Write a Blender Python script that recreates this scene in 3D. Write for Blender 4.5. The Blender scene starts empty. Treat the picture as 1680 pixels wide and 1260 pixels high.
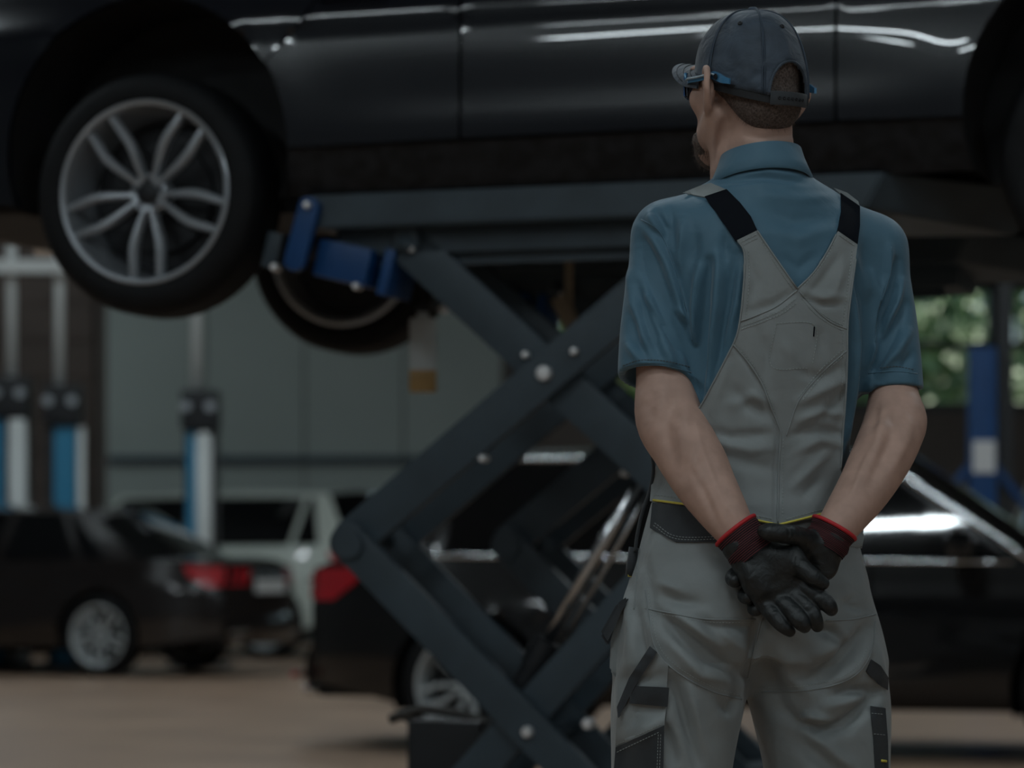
import bpy, bmesh, math, random
import numpy as np
from mathutils import Vector, Matrix
from mathutils.bvhtree import BVHTree
from mathutils.geometry import delaunay_2d_cdt

random.seed(4); np.random.seed(4)
scene = bpy.context.scene
COL = scene.collection

# ------------------------------------------------------------------ camera, world, exposure
F = 4800.0            # focal length in pixels of the 1680 x 1260 frame
HOR = 920.0           # horizon row: the camera looks level from waist height
CH = 0.96             # camera height
cam = bpy.data.cameras.new('camera')
cam.sensor_width = 36.0
cam.lens = F / 1680 * 36.0
cam.shift_y = (HOR - 630) / 1680
cam.clip_start = 0.05; cam.clip_end = 300
cam.dof.use_dof = True
cam.dof.focus_distance = 4.58
cam.dof.aperture_fstop = 3.7
camo = bpy.data.objects.new('camera', cam)
camo.location = (0, 0, CH); camo.rotation_euler = (math.pi / 2, 0, 0)
COL.objects.link(camo); scene.camera = camo

world = bpy.data.worlds.new('sky'); scene.world = world
world.use_nodes = True
wn = world.node_tree
sky = wn.nodes.new('ShaderNodeTexSky'); sky.sky_type = 'HOSEK_WILKIE'
sky.sun_direction = Vector((0.35, 0.5, 0.6)).normalized(); sky.turbidity = 4.0
wn.links.new(sky.outputs['Color'], wn.nodes['Background'].inputs['Color'])
wn.nodes['Background'].inputs['Strength'].default_value = 3.2

sun = bpy.data.lights.new('sun_offscreen', 'SUN'); sun.energy = 11.0; sun.angle = 0.02; sun.color = (1, .95, .82)
suno = bpy.data.objects.new('sun_offscreen', sun); COL.objects.link(suno)
suno.rotation_euler = Vector((-0.35, -0.5, -0.6)).to_track_quat('-Z', 'Y').to_euler()

vs = scene.view_settings
vs.view_transform = 'Standard'; vs.look = 'None'; vs.gamma = 1.0; vs.use_curve_mapping = False
vs.exposure = -0.75

LAMP_POWER = 110.0      # every ceiling lamp of the hall alike
WINDOW_GLOW = 2.0       # frosted daylight panes behind the camera

# ------------------------------------------------------------------ helpers
def W(px, py, d):
    """point at distance d (metres into the hall) seen at that photo position"""
    return np.array([(px - 840.0) / F * d, d, CH + (HOR - py) / F * d])

def to_px(P):
    return 840 + F * P[:, 0] / P[:, 1], HOR - F * (P[:, 2] - CH) / P[:, 1]

def tag(o, label=None, cat=None, group=None, kind=None):
    if label: o['label'] = label
    if cat: o['category'] = cat
    if group: o['group'] = group
    if kind: o['kind'] = kind
    return o

def empty(name, loc=(0, 0, 0), rz=0.0):
    o = bpy.data.objects.new(name, None); COL.objects.link(o)
    o.location = loc; o.rotation_euler = (0, 0, rz); o.empty_display_size = .1
    return o

def link(name, me, mat=None, parent=None):
    o = bpy.data.objects.new(name, me); COL.objects.link(o)
    if mat is not None and not me.materials: me.materials.append(mat)
    if parent is not None: o.parent = parent
    return o

def pymesh(name, V, Fc, mat=None, parent=None, smooth=True):
    me = bpy.data.meshes.new(name)
    V = np.asarray(V, dtype=np.float64)
    if isinstance(Fc, np.ndarray) and Fc.ndim == 2:
        n, k = Fc.shape
        me.vertices.add(len(V)); me.vertices.foreach_set('co', V.ravel())
        me.loops.add(n * k); me.loops.foreach_set('vertex_index', Fc.astype(np.int32).ravel())
        me.polygons.add(n)
        me.polygons.foreach_set('loop_start', np.arange(0, n * k, k, dtype=np.int32))
        me.update(calc_edges=True); me.validate()
    else:
        me.from_pydata([tuple(v) for v in V], [], Fc); me.update()
    if smooth: me.polygons.foreach_set('use_smooth', [True] * len(me.polygons))
    return link(name, me, mat, parent)

def bm_obj(name, bm, mat=None, parent=None, smooth=False, angle=None):
    me = bpy.data.meshes.new(name)
    bmesh.ops.recalc_face_normals(bm, faces=bm.faces)
    bm.to_mesh(me); bm.free()
    if smooth or angle:
        me.polygons.foreach_set('use_smooth', [True] * len(me.polygons))
        if angle: me.set_sharp_from_angle(angle=math.radians(angle))
    return link(name, me, mat, parent)

def add_box(bm, c, s, M=None, bevel=0.0):
    r = bmesh.ops.create_cube(bm, size=1.0)
    vs_ = r['verts']
    for v in vs_:
        p = Vector((v.co.x * s[0], v.co.y * s[1], v.co.z * s[2]))
        if M is not None: p = M @ p
        v.co = p + Vector(c)
    if bevel > 0:
        es = list({e for v in vs_ for e in v.link_edges})
        bmesh.ops.bevel(bm, geom=es, offset=bevel, segments=2, affect='EDGES', profile=.7)
    return vs_

def add_cyl(bm, p, q, r, r2=None, seg=20, cap=True):
    p = Vector(p); q = Vector(q); d = q - p
    M = Matrix.Translation((p + q) / 2) @ d.to_track_quat('Z', 'Y').to_matrix().to_4x4()
    bmesh.ops.create_cone(bm, cap_ends=cap, segments=seg, radius1=r, radius2=r if r2 is None else r2,
                          depth=d.length, matrix=M)

def add_tube(bm, pts, r, seg=10, cap=True):
    pts = [Vector(p) for p in pts]; rings = []
    rad = r if isinstance(r, (list, tuple)) else [r] * len(pts)
    up = None
    for i, p in enumerate(pts):
        t = (pts[min(i + 1, len(pts) - 1)] - pts[max(i - 1, 0)])
        if t.length < 1e-9: t = Vector((0, 0, 1))
        t.normalize()
        if up is None:
            up = t.orthogonal().normalized()
        else:
            up = (up - t * up.dot(t))
            if up.length < 1e-6: up = t.orthogonal()
            up.normalize()
        b = t.cross(up)
        rings.append([bm.verts.new(p + (up * math.cos(2 * math.pi * k / seg) + b * math.sin(2 * math.pi * k / seg)) * rad[i]) for k in range(seg)])
    for a, c in zip(rings[:-1], rings[1:]):
        for k in range(seg):
            bm.faces.new((a[k], a[(k + 1) % seg], c[(k + 1) % seg], c[k]))
    if cap:
        bm.faces.new(rings[0][::-1]); bm.faces.new(rings[-1])

def add_lathe(bm, prof, M=None, seg=48, closed=False):
    """profile of (r, h) turned round the local Z axis"""
    rings = []
    for r, h in prof:
        ring = []
        for k in range(seg):
            a = 2 * math.pi * k / seg
            p = Vector((r * math.cos(a), r * math.sin(a), h))
            ring.append(bm.verts.new(M @ p if M is not None else p))
        rings.append(ring)
    pairs = list(zip(rings[:-1], rings[1:]))
    if closed: pairs.append((rings[-1], rings[0]))
    for a, c in pairs:
        for k in range(seg):
            bm.faces.new((a[k], a[(k + 1) % seg], c[(k + 1) % seg], c[k]))
    return rings

def add_prism(bm, poly, M, depth, bevel=0.0):
    """2D outline (local XY) extruded along local Z by depth, placed with M"""
    a = [bm.verts.new(M @ Vector((x, y, 0))) for x, y in poly]
    b = [bm.verts.new(M @ Vector((x, y, depth))) for x, y in poly]
    n = len(poly)
    fs = [bm.faces.new(a[::-1]), bm.faces.new(b)]
    for k in range(n):
        fs.append(bm.faces.new((a[k], a[(k + 1) % n], b[(k + 1) % n], b[k])))
    if bevel > 0:
        es = [e for f in fs[:2] for e in f.edges]
        bmesh.ops.bevel(bm, geom=list(set(es)), offset=bevel, segments=2, affect='EDGES', profile=.7)

# ------------------------------------------------------------------ materials
def mat(name, col, rough=.5, metal=0.0, coat=0.0, var=0.0, vscale=6.0, bump=0.0, bscale=200.0, bdist=.001,
        emit=None, estr=0.0, trans=0.0, alpha=1.0, sheen=0.0, spec=.5, col2=None, stretch=(1, 1, 1), ior=1.45, coat_rough=.03, wrinkle=0.0, wscale=26.0):
    m = bpy.data.materials.new(name); m.use_nodes = True
    nt = m.node_tree; b = nt.nodes['Principled BSDF']
    b.inputs['Base Color'].default_value = (*col, 1)
    b.inputs['Roughness'].default_value = rough; b.inputs['Metallic'].default_value = metal
    b.inputs['Coat Weight'].default_value = coat; b.inputs['Coat Roughness'].default_value = coat_rough
    b.inputs['Transmission Weight'].default_value = trans; b.inputs['Alpha'].default_value = alpha
    b.inputs['Sheen Weight'].default_value = sheen; b.inputs['Specular IOR Level'].default_value = spec
    b.inputs['IOR'].default_value = ior
    if emit:
        b.inputs['Emission Color'].default_value = (*emit, 1); b.inputs['Emission Strength'].default_value = estr
    if var > 0 or col2 or bump > 0:
        tc = nt.nodes.new('ShaderNodeTexCoord'); mp = nt.nodes.new('ShaderNodeMapping')
        mp.inputs['Scale'].default_value = stretch
        nt.links.new(tc.outputs['Object'], mp.inputs['Vector'])
    if var > 0 or col2:
        n = nt.nodes.new('ShaderNodeTexNoise'); n.inputs['Scale'].default_value = vscale; n.inputs['Detail'].default_value = 6
        nt.links.new(mp.outputs['Vector'], n.inputs['Vector'])
        r = nt.nodes.new('ShaderNodeValToRGB')
        c2 = col2 if col2 else tuple(min(1, c * (1 + var)) for c in col)
        c1 = col if col2 else tuple(c * (1 - var) for c in col)
        r.color_ramp.elements[0].color = (*c1, 1); r.color_ramp.elements[1].color = (*c2, 1)
        r.color_ramp.elements[0].position = .35; r.color_ramp.elements[1].position = .65
        nt.links.new(n.outputs['Fac'], r.inputs['Fac']); nt.links.new(r.outputs['Color'], b.inputs['Base Color'])
    if bump > 0:
        n2 = nt.nodes.new('ShaderNodeTexNoise'); n2.inputs['Scale'].default_value = bscale; n2.inputs['Detail'].default_value = 4
        nt.links.new(mp.outputs['Vector'], n2.inputs['Vector'])
        bp = nt.nodes.new('ShaderNodeBump'); bp.inputs['Strength'].default_value = bump; bp.inputs['Distance'].default_value = bdist
        nt.links.new(n2.outputs['Fac'], bp.inputs['Height']); nt.links.new(bp.outputs['Normal'], b.inputs['Normal'])
        if wrinkle > 0:
            n3 = nt.nodes.new('ShaderNodeTexNoise'); n3.inputs['Scale'].default_value = wscale; n3.inputs['Detail'].default_value = 3; n3.inputs['Distortion'].default_value = .6
            nt.links.new(mp.outputs['Vector'], n3.inputs['Vector'])
            b3 = nt.nodes.new('ShaderNodeBump'); b3.inputs['Strength'].default_value = wrinkle; b3.inputs['Distance'].default_value = .012
            nt.links.new(n3.outputs['Fac'], b3.inputs['Height']); nt.links.new(b3.outputs['Normal'], bp.inputs['Normal'])
    return m

MT = dict(
    floor=mat('floor', (.35, .235, .165), .42, var=.16, vscale=.9, bump=.08, bscale=3, bdist=.004),
    cladding=mat('cladding', (.30, .35, .33), .5, var=.05, vscale=.5),
    brown=mat('brown', (.075, .055, .045), .6, var=.15, vscale=1),
    lowwall=mat('lowwall', (.10, .085, .075), .7, var=.1, vscale=1),
    plaster=mat('plaster', (.12, .125, .13), .8, var=.06, vscale=.8),
    ceiling=mat('ceiling', (.12, .13, .14), .8, var=.05, vscale=1),
    darkframe=mat('darkframe', (.03, .032, .035), .5),
    paneclear=mat('paneclear', (.9, 1, .95), .02, trans=1.0, ior=1.02, alpha=1.0),
    daylight=mat('daylight', (.8, .85, .9), .5, emit=(.80, .92, 1.0), estr=WINDOW_GLOW),
    tube=mat('tube', (.9, .9, .9), .4, emit=(.92, .97, 1.0), estr=14.0),
    lampbody=mat('lampbody', (.5, .5, .5), .4),
    liftbeam=mat('liftbeam', (.038, .057, .072), .45, var=.15, vscale=7, bump=.05, bscale=60),
    liftgrey=mat('liftgrey', (.038, .057, .072), .48, var=.12, vscale=9, bump=.05, bscale=60),
    liftdark=mat('liftdark', (.038, .057, .072), .5, var=.1, vscale=9),
    liftblue=mat('liftblue', (.004, .054, .185), .4, var=.08, vscale=9),
    blackmetal=mat('blackmetal', (.015, .017, .02), .45),
    steel=mat('steel', (.75, .77, .78), .22, metal=1.0),
    bolt=mat('bolt', (.8, .8, .8), .4, metal=.6),
    rubber=mat('rubber', (.006, .0068, .008), .65, var=.2, vscale=20, spec=.28),
    rim=mat('rim', (.40, .43, .46), .34, metal=.55, coat=.4),
    rimlight=mat('rimlight', (.55, .59, .60), .35, metal=.15),
    rimdark=mat('rimdark', (.02, .022, .025), .5, metal=.3),
    carnavy=mat('carnavy', (.0035, .005, .009), .25, coat=1.0, spec=.4, coat_rough=.02),
    carblack=mat('carblack', (.0035, .0035, .004), .25, coat=1.0, spec=.4),
    carbrown=mat('carbrown', (.010, .0075, .007), .25, coat=1.0, spec=.4),
    carwhite=mat('carwhite', (.62, .68, .62), .3, coat=.8),
    carsilver=mat('carsilver', (.50, .54, .54), .3, coat=.8),
    underbody=mat('underbody', (.010, .010, .011), .7, var=.3, vscale=8),
    rocker=mat('rocker', (.010, .011, .013), .6, var=.5, vscale=22, spec=.35),
    carglass=mat('carglass', (.004, .005, .006), .05, coat=1.0, spec=.8),
    chrome=mat('chrome', (.75, .78, .80), .15, metal=1.0),
    redlens=mat('redlens', (.42, .012, .02), .2, coat=1.0),
    whitelens=mat('whitelens', (.7, .72, .75), .15, coat=1.0),
    plate=mat('plate', (.6, .62, .62), .4),
    column=mat('column', (.72, .75, .74), .4),
    columnblue=mat('columnblue', (.04, .25, .43), .4),
    labelwhite=mat('labelwhite', (.70, .71, .72), .5),
    milky=mat('milky', (.72, .76, .76), .4, alpha=.55),
    amber=mat('amber', (.50, .30, .10), .3, alpha=.8),
    beige=mat('beige', (.45, .38, .28), .6),
    hose=mat('hose', (.06, .055, .05), .5),
    leaf=mat('leaf', (.23, .33, .17), .6, var=.4, vscale=3),
    bark=mat('bark', (.08, .05, .03), .8),
    grass=mat('grass', (.12, .19, .06), .9, var=.3, vscale=1),
    # clothing
    overalls=mat('overalls', (.222, .240, .240), .55, var=.05, vscale=14, bump=.16, bscale=1400, bdist=.0006, sheen=.2, spec=.45, wrinkle=.26, wscale=16),
    seamgrey=mat('seamgrey', (.222, .240, .240), .7, bump=.2, bscale=1200, bdist=.0006),
    darkcloth=mat('darkcloth', (.034, .038, .042), .7, spec=.3, bump=.25, bscale=1300, bdist=.0006, sheen=.15, var=.12, vscale=30),
    strapblack=mat('strapblack', (.005, .0065, .010), .8, spec=.12, bump=.3, bscale=900, bdist=.0006),
    stitch=mat('stitch', (.30, .33, .32), .8),
    stitchdark=mat('stitchdark', (.08, .085, .085), .8),
    yellow=mat('yellow', (.62, .52, .08), .6),
    shirt=mat('shirt', (.060, .140, .200), .58, var=.04, vscale=12, bump=.10, bscale=1600, bdist=.0005, sheen=.2, spec=.45, wrinkle=.22, wscale=15),
    skin=mat('skin', (.46, .295, .235), .55, var=.10, vscale=26, bump=.14, bscale=420, bdist=.0006, spec=.45),
    hair=mat('hair', (.055, .040, .033), .7, col2=(.15, .115, .10), vscale=300, bump=.7, bscale=520, bdist=.002),
    cap=mat('cap', (.034, .050, .072), .65, var=.25, vscale=22, bump=.25, bscale=900, bdist=.0006, sheen=.2, wrinkle=.5, wscale=24),
    capseam=mat('capseam', (.034, .050, .072), .7),
    capdark=mat('capdark', (.006, .007, .009), .6),
    frameblue=mat('frameblue', (.06, .20, .36), .25, coat=.6),
    frametrim=mat('frametrim', (.33, .42, .48), .3),
    lensblue=mat('lensblue', (.02, .07, .20), .06, coat=1.0),
    glove=mat('glove', (.013, .0155, .016), .46, var=.35, vscale=60, bump=.35, bscale=800, bdist=.0009, wrinkle=.32, wscale=45, spec=.55),
    redrim=mat('redrim', (.50, .022, .028), .65, bump=.3, bscale=900, bdist=.0006),
    boot=mat('boot', (.03, .025, .02), .6),
    eye=mat('eye', (.6, .6, .58), .2),
)
# knitted cuff: dark red and black courses
m = mat('knit', (.03, .008, .010), .85); MT['knit'] = m
nt = m.node_tree; b = nt.nodes['Principled BSDF']
at = nt.nodes.new('ShaderNodeAttribute'); at.attribute_name = 'course'
mu = nt.nodes.new('ShaderNodeMath'); mu.operation = 'SINE'
ml = nt.nodes.new('ShaderNodeMath'); ml.operation = 'MULTIPLY'; ml.inputs[1].default_value = 2 * math.pi * 16
nt.links.new(at.outputs['Fac'], ml.inputs[0]); nt.links.new(ml.outputs[0], mu.inputs[0])
rr = nt.nodes.new('ShaderNodeValToRGB')
rr.color_ramp.elements[0].color = (.008, .005, .006, 1); rr.color_ramp.elements[1].color = (.15, .026, .032, 1)
rr.color_ramp.elements[0].position = .25; rr.color_ramp.elements[1].position = .95
nt.links.new(mu.outputs[0], rr.inputs['Fac']); nt.links.new(rr.outputs['Color'], b.inputs['Base Color'])
bp = nt.nodes.new('ShaderNodeBump'); bp.inputs['Strength'].default_value = .5; bp.inputs['Distance'].default_value = .0012
nt.links.new(mu.outputs[0], bp.inputs['Height']); nt.links.new(bp.outputs['Normal'], b.inputs['Normal'])
# ------------------------------------------------------------------ the hall
YB, YF, XL, XR, ZC = 34.0, -9.0, -11.0, 11.0, 7.0
bm = bmesh.new(); add_box(bm, (0, (YB + YF) / 2, -.1), (XR - XL + .6, YB - YF + .6, .2))
fl = bm_obj('floor', bm, MT['floor']); tag(fl, 'brown painted concrete workshop floor', kind='structure')
bm = bmesh.new(); add_box(bm, (0, (YB + YF) / 2, ZC + .1), (XR - XL + .6, YB - YF + .6, .2))
tag(bm_obj('ceiling', bm, MT['ceiling']), 'grey workshop ceiling above the lamps', kind='structure')
for nm, x in (('wall_left', XL - .1), ('wall_right', XR + .1)):
    bm = bmesh.new(); add_box(bm, (x, (YB + YF) / 2, ZC / 2), (.2, YB - YF, ZC))
    tag(bm_obj(nm, bm, MT['plaster']), 'plain grey side wall of the workshop', kind='structure')
# back wall: solid below, beside and above a band of windows
WX0, WX1, WZ0, WZ1 = -.03, 9.47, 2.70, 4.20
bm = bmesh.new()
yc = YB + .15
add_box(bm, ((XL + WX0) / 2, yc, ZC / 2), (WX0 - XL, .3, ZC))
add_box(bm, ((WX1 + XR) / 2, yc, ZC / 2), (XR - WX1, .3, ZC))
add_box(bm, ((WX0 + WX1) / 2, yc, WZ0 / 2), (WX1 - WX0, .3, WZ0))
add_box(bm, ((WX0 + WX1) / 2, yc, (WZ1 + ZC) / 2), (WX1 - WX0, .3, ZC - WZ1))
wb_ = tag(bm_obj('wall_back', bm, MT['lowwall']), 'far workshop wall with light cladding and a window band', kind='structure')
# cladding panels, each its own piece
for i in range(7):
    x0 = -8.15 + i * 1.15
    if x0 < -4.8:
        continue
    bm = bmesh.new(); add_box(bm, (x0 + .565, YB - .02, 3.4), (1.13, .05, 6.7), bevel=.008)
    bm_obj('panel', bm, MT['cladding'], wb_)
bm = bmesh.new(); add_box(bm, (-2.38, YB - .075, 2.13), (4.6, .07, .10), bevel=.01)
bm_obj('rail', bm, MT['liftdark'], wb_)
bm = bmesh.new(); add_box(bm, (-7.9, YB - .05, 2.6), (6.1, .1, 5.2))
for k in range(12): add_box(bm, (-7.9, YB - .11, .25 + k * .43), (6.1, .03, .36), bevel=.006)
tag(bm_obj('door_1', bm, MT['brown']), 'dark brown roller door at the left of the far wall', kind='structure')
# window band
edges_x = [-.03, 1.87, 3.77, 5.67, 7.57, 9.47]
for i in range(5):
    x0, x1 = edges_x[i], edges_x[i + 1]
    bm = bmesh.new()
    for (cx, cz, sx, sz) in ((x0 + .06, (WZ0 + WZ1) / 2, .13, WZ1 - WZ0), (x1 - .06, (WZ0 + WZ1) / 2, .13, WZ1 - WZ0),
                             ((x0 + x1) / 2, WZ0 + .05, x1 - x0, .1), ((x0 + x1) / 2, WZ1 - .05, x1 - x0, .1),
                             ((x0 + x1) / 2, 3.46, x1 - x0, .10)):
        add_box(bm, (cx, YB + .1, cz), (sx, .12, sz))
    w = tag(bm_obj('window_%d' % (i + 1), bm, MT['darkframe']), 'dark framed workshop window looking out on greenery', kind='structure')
    for z0, z1 in ((WZ0 + .1, 3.41), (3.51, WZ1 - .1)):
        bm = bmesh.new(); add_box(bm, ((x0 + x1) / 2, YB + .1, (z0 + z1) / 2), (x1 - x0 - .25, .008, z1 - z0))
        bm_obj('pane', bm, MT['paneclear'], w)
# front wall behind the camera with frosted daylight windows
bm = bmesh.new(); add_box(bm, (0, YF - .1, ZC / 2), (XR - XL, .2, ZC))
tag(bm_obj('wall_front', bm, MT['plaster']), 'grey wall with tall frosted windows facing the lift', kind='structure')
for i, x in enumerate((6.6, 9.4)):
    bm = bmesh.new()
    for dx in (-1.3, 0, 1.3): add_box(bm, (x + dx, YF + .05, 3.6), (.08, .1, 4.3))
    for dz in (1.5, 2.9, 4.3, 5.7): add_box(bm, (x, YF + .05, dz), (2.6, .1, .08))
    w = tag(bm_obj('window_front_%d_offscreen' % (i + 6), bm, MT['darkframe']), 'tall frosted daylight window in the front wall', kind='structure')
    for dx in (-.65, .65):
        for dz in (2.2, 3.6, 5.0):
            bm = bmesh.new(); add_box(bm, (x + dx, YF + .03, dz), (1.22, .012, 1.32)); bm_obj('pane_offscreen', bm, MT['daylight'], w)
# ceiling lamps: housing, two tubes and the light they give
def ceiling_lamp(x, y, rz, power, label, z=6.45):
    t = tag(empty('ceiling_lamp_offscreen', (x, y, z), rz), label, 'lamp', 'ceiling lamps')
    bm = bmesh.new(); add_box(bm, (0, 0, .06), (1.6, .34, .06), bevel=.01); bm_obj('housing', bm, MT['lampbody'], t)
    for s in (-.08, .08):
        bm = bmesh.new(); add_cyl(bm, (-.76, s, .01), (.76, s, .01), .02, seg=10); bm_obj('lamp_tube_offscreen', bm, MT['tube'], t, smooth=True)
    for s in (-.7, .7):
        bm = bmesh.new(); add_cyl(bm, (s, 0, .08), (s, 0, ZC - z), .008, seg=8); bm_obj('hanger', bm, MT['blackmetal'], t)
    l = bpy.data.lights.new('lamp_light_offscreen', 'AREA'); l.shape = 'RECTANGLE'; l.size = 1.55; l.size_y = .3
    l.energy = power; l.color = (.82, .95, 1.0)
    o = bpy.data.objects.new('lamp_light_offscreen', l); COL.objects.link(o); o.parent = t; o.location = (0, 0, -.02)
    return t
for j, y in enumerate((-6.8, -4.6, -2.4, 1.0, 9.0, 16.0, 22.5, 30.0)):
    for i, x in enumerate((-6.5, -.8, 5.0)):
        if y in (-6.8, -2.4) and x > -6: continue
        if y == 30.0 and x > -6: continue                    # these would hang inside the picture, which shows none
        where = 'over the working bay' if y < 12 else 'over the parked cars'
        side_ = ('along the left wall', 'along the middle of the hall', 'on the window side')[i]
        ceiling_lamp(x, y, 0, LAMP_POWER, 'white two-tube ceiling lamp %s, %s' % (where, side_))

# greenery outside the far windows
bm = bmesh.new(); add_box(bm, (4, YB + 22, -.1), (60, 42, .2))
tag(bm_obj('lawn', bm, MT['grass']), 'green lawn outside the far windows', kind='structure')
def tree(x, y, h, r, label, seed):
    rng = random.Random(seed)
    t = tag(empty('tree', (x, y, 0)), label, 'tree', 'trees outside the windows')
    bm = bmesh.new(); add_tube(bm, [(0, 0, 0), (.1, 0, h * .3), (-.05, .05, h * .75)], [.22, .17, .06], seg=10); bm_obj('trunk', bm, MT['bark'], t, smooth=True)
    V = []; Q = []
    for k in range(2600):
        a, b_, c = rng.gauss(0, 1), rng.gauss(0, 1), rng.gauss(0, 1)
        n = math.sqrt(a * a + b_ * b_ + c * c); s = rng.uniform(.55, 1.0)
        p = Vector((a / n * r * s, b_ / n * r * s, h * .62 + c / n * h * .38 * s))
        u = Vector((rng.gauss(0, 1), rng.gauss(0, 1), rng.gauss(0, 1))).normalized(); v = u.orthogonal().normalized()
        q = rng.uniform(.12, .24)
        i = len(V); V += [p + u * q, p + v * q * .6, p - u * q, p - v * q * .6]; Q.append((i, i + 1, i + 2, i + 3))
    tag(pymesh('foliage', V, np.array(Q), MT['leaf'], t, smooth=False), kind='stuff')
for i, (x, y, h, r) in enumerate(((1.5, 40, 4.6, 1.9), (5.7, 42, 4.9, 1.9), (10.6, 41, 5.2, 2.2), (-1.8, 43, 5.0, 2.0), (8.2, 47, 7.0, 2.4))):
    tree(x, y, h, r, ['round leafy tree just outside the far windows', 'tall leafy tree behind the row of round trees'][i == 4], 50 + i)
# ------------------------------------------------------------------ cars
def lerp(a, b, t): return a + (b - a) * t
def sstep(e0, e1, x):
    t = np.clip((x - e0) / (e1 - e0), 0, 1); return t * t * (3 - 2 * t)

def tri_fill(outline, spacing, jitter=0.0):
    """2D outline -> points and triangles, interior filled with a grid"""
    out = []
    n = len(outline)
    for i in range(n):
        a = np.array(outline[i], float); b_ = np.array(outline[(i + 1) % n], float)
        k = max(1, int(round(np.linalg.norm(b_ - a) / spacing)))
        for j in range(k): out.append(a + (b_ - a) * j / k)
    out = np.array(out); m_ = len(out)
    lo, hi = out.min(0), out.max(0)
    gx = np.arange(lo[0] + spacing * .5, hi[0], spacing); gy = np.arange(lo[1] + spacing * .5, hi[1], spacing)
    G = np.array([(x + (spacing * .5 if j % 2 else 0), y) for j, y in enumerate(gy) for x in gx]) if len(gx) and len(gy) else np.zeros((0, 2))
    if len(G):
        a, b_ = out, np.roll(out, -1, 0)
        inside = np.zeros(len(G), bool); dmin = np.full(len(G), 1e9)
        for (p, q) in zip(a, b_):
            c = ((p[1] > G[:, 1]) != (q[1] > G[:, 1]))
            if p[1] != q[1]:
                xi = (q[0] - p[0]) * (G[:, 1] - p[1]) / (q[1] - p[1]) + p[0]
                inside ^= c & (G[:, 0] < xi)
            d = q - p; L2 = max(d @ d, 1e-12)
            t = np.clip(((G - p) @ d) / L2, 0, 1)
            dmin = np.minimum(dmin, np.hypot(*(G - p - t[:, None] * d).T))
        G = G[inside & (dmin > spacing * .45)]
    P = np.vstack([out, G]) if len(G) else out
    r = delaunay_2d_cdt([Vector(p) for p in P], [], [list(range(m_))], 1, 1e-7)
    return np.array([(v.x, v.y) for v in r[0]]), [tuple(f) for f in r[2]]

def panel_obj(name, outline, fn, mat_, parent, spacing=.06, thick=.012, flip=False, smooth=True):
    P, T = tri_fill(outline, spacing)
    V = [fn(x, z) for x, z in P]
    if flip: T = [t[::-1] for t in T]
    o = pymesh(name, V, T, mat_, parent, smooth)
    if thick:
        md = o.modifiers.new('thickness', 'SOLIDIFY'); md.thickness = thick; md.offset = -1
        es = o.modifiers.new('crisp', 'EDGE_SPLIT'); es.split_angle = math.radians(50)
    return o

def strip_obj(name, rows, mat_, parent, thick=.012, flip=False):
    """grid of 3D rows"""
    n, k = len(rows), len(rows[0]); V = [p for r in rows for p in r]
    Q = [(i * k + j, i * k + j + 1, (i + 1) * k + j + 1, (i + 1) * k + j) for i in range(n - 1) for j in range(k - 1)]
    if flip: Q = [q[::-1] for q in Q]
    o = pymesh(name, V, Q, mat_, parent, True)
    if thick:
        md = o.modifiers.new('thickness', 'SOLIDIFY'); md.thickness = thick; md.offset = -1
        es = o.modifiers.new('crisp', 'EDGE_SPLIT'); es.split_angle = math.radians(50)
    return o

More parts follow.
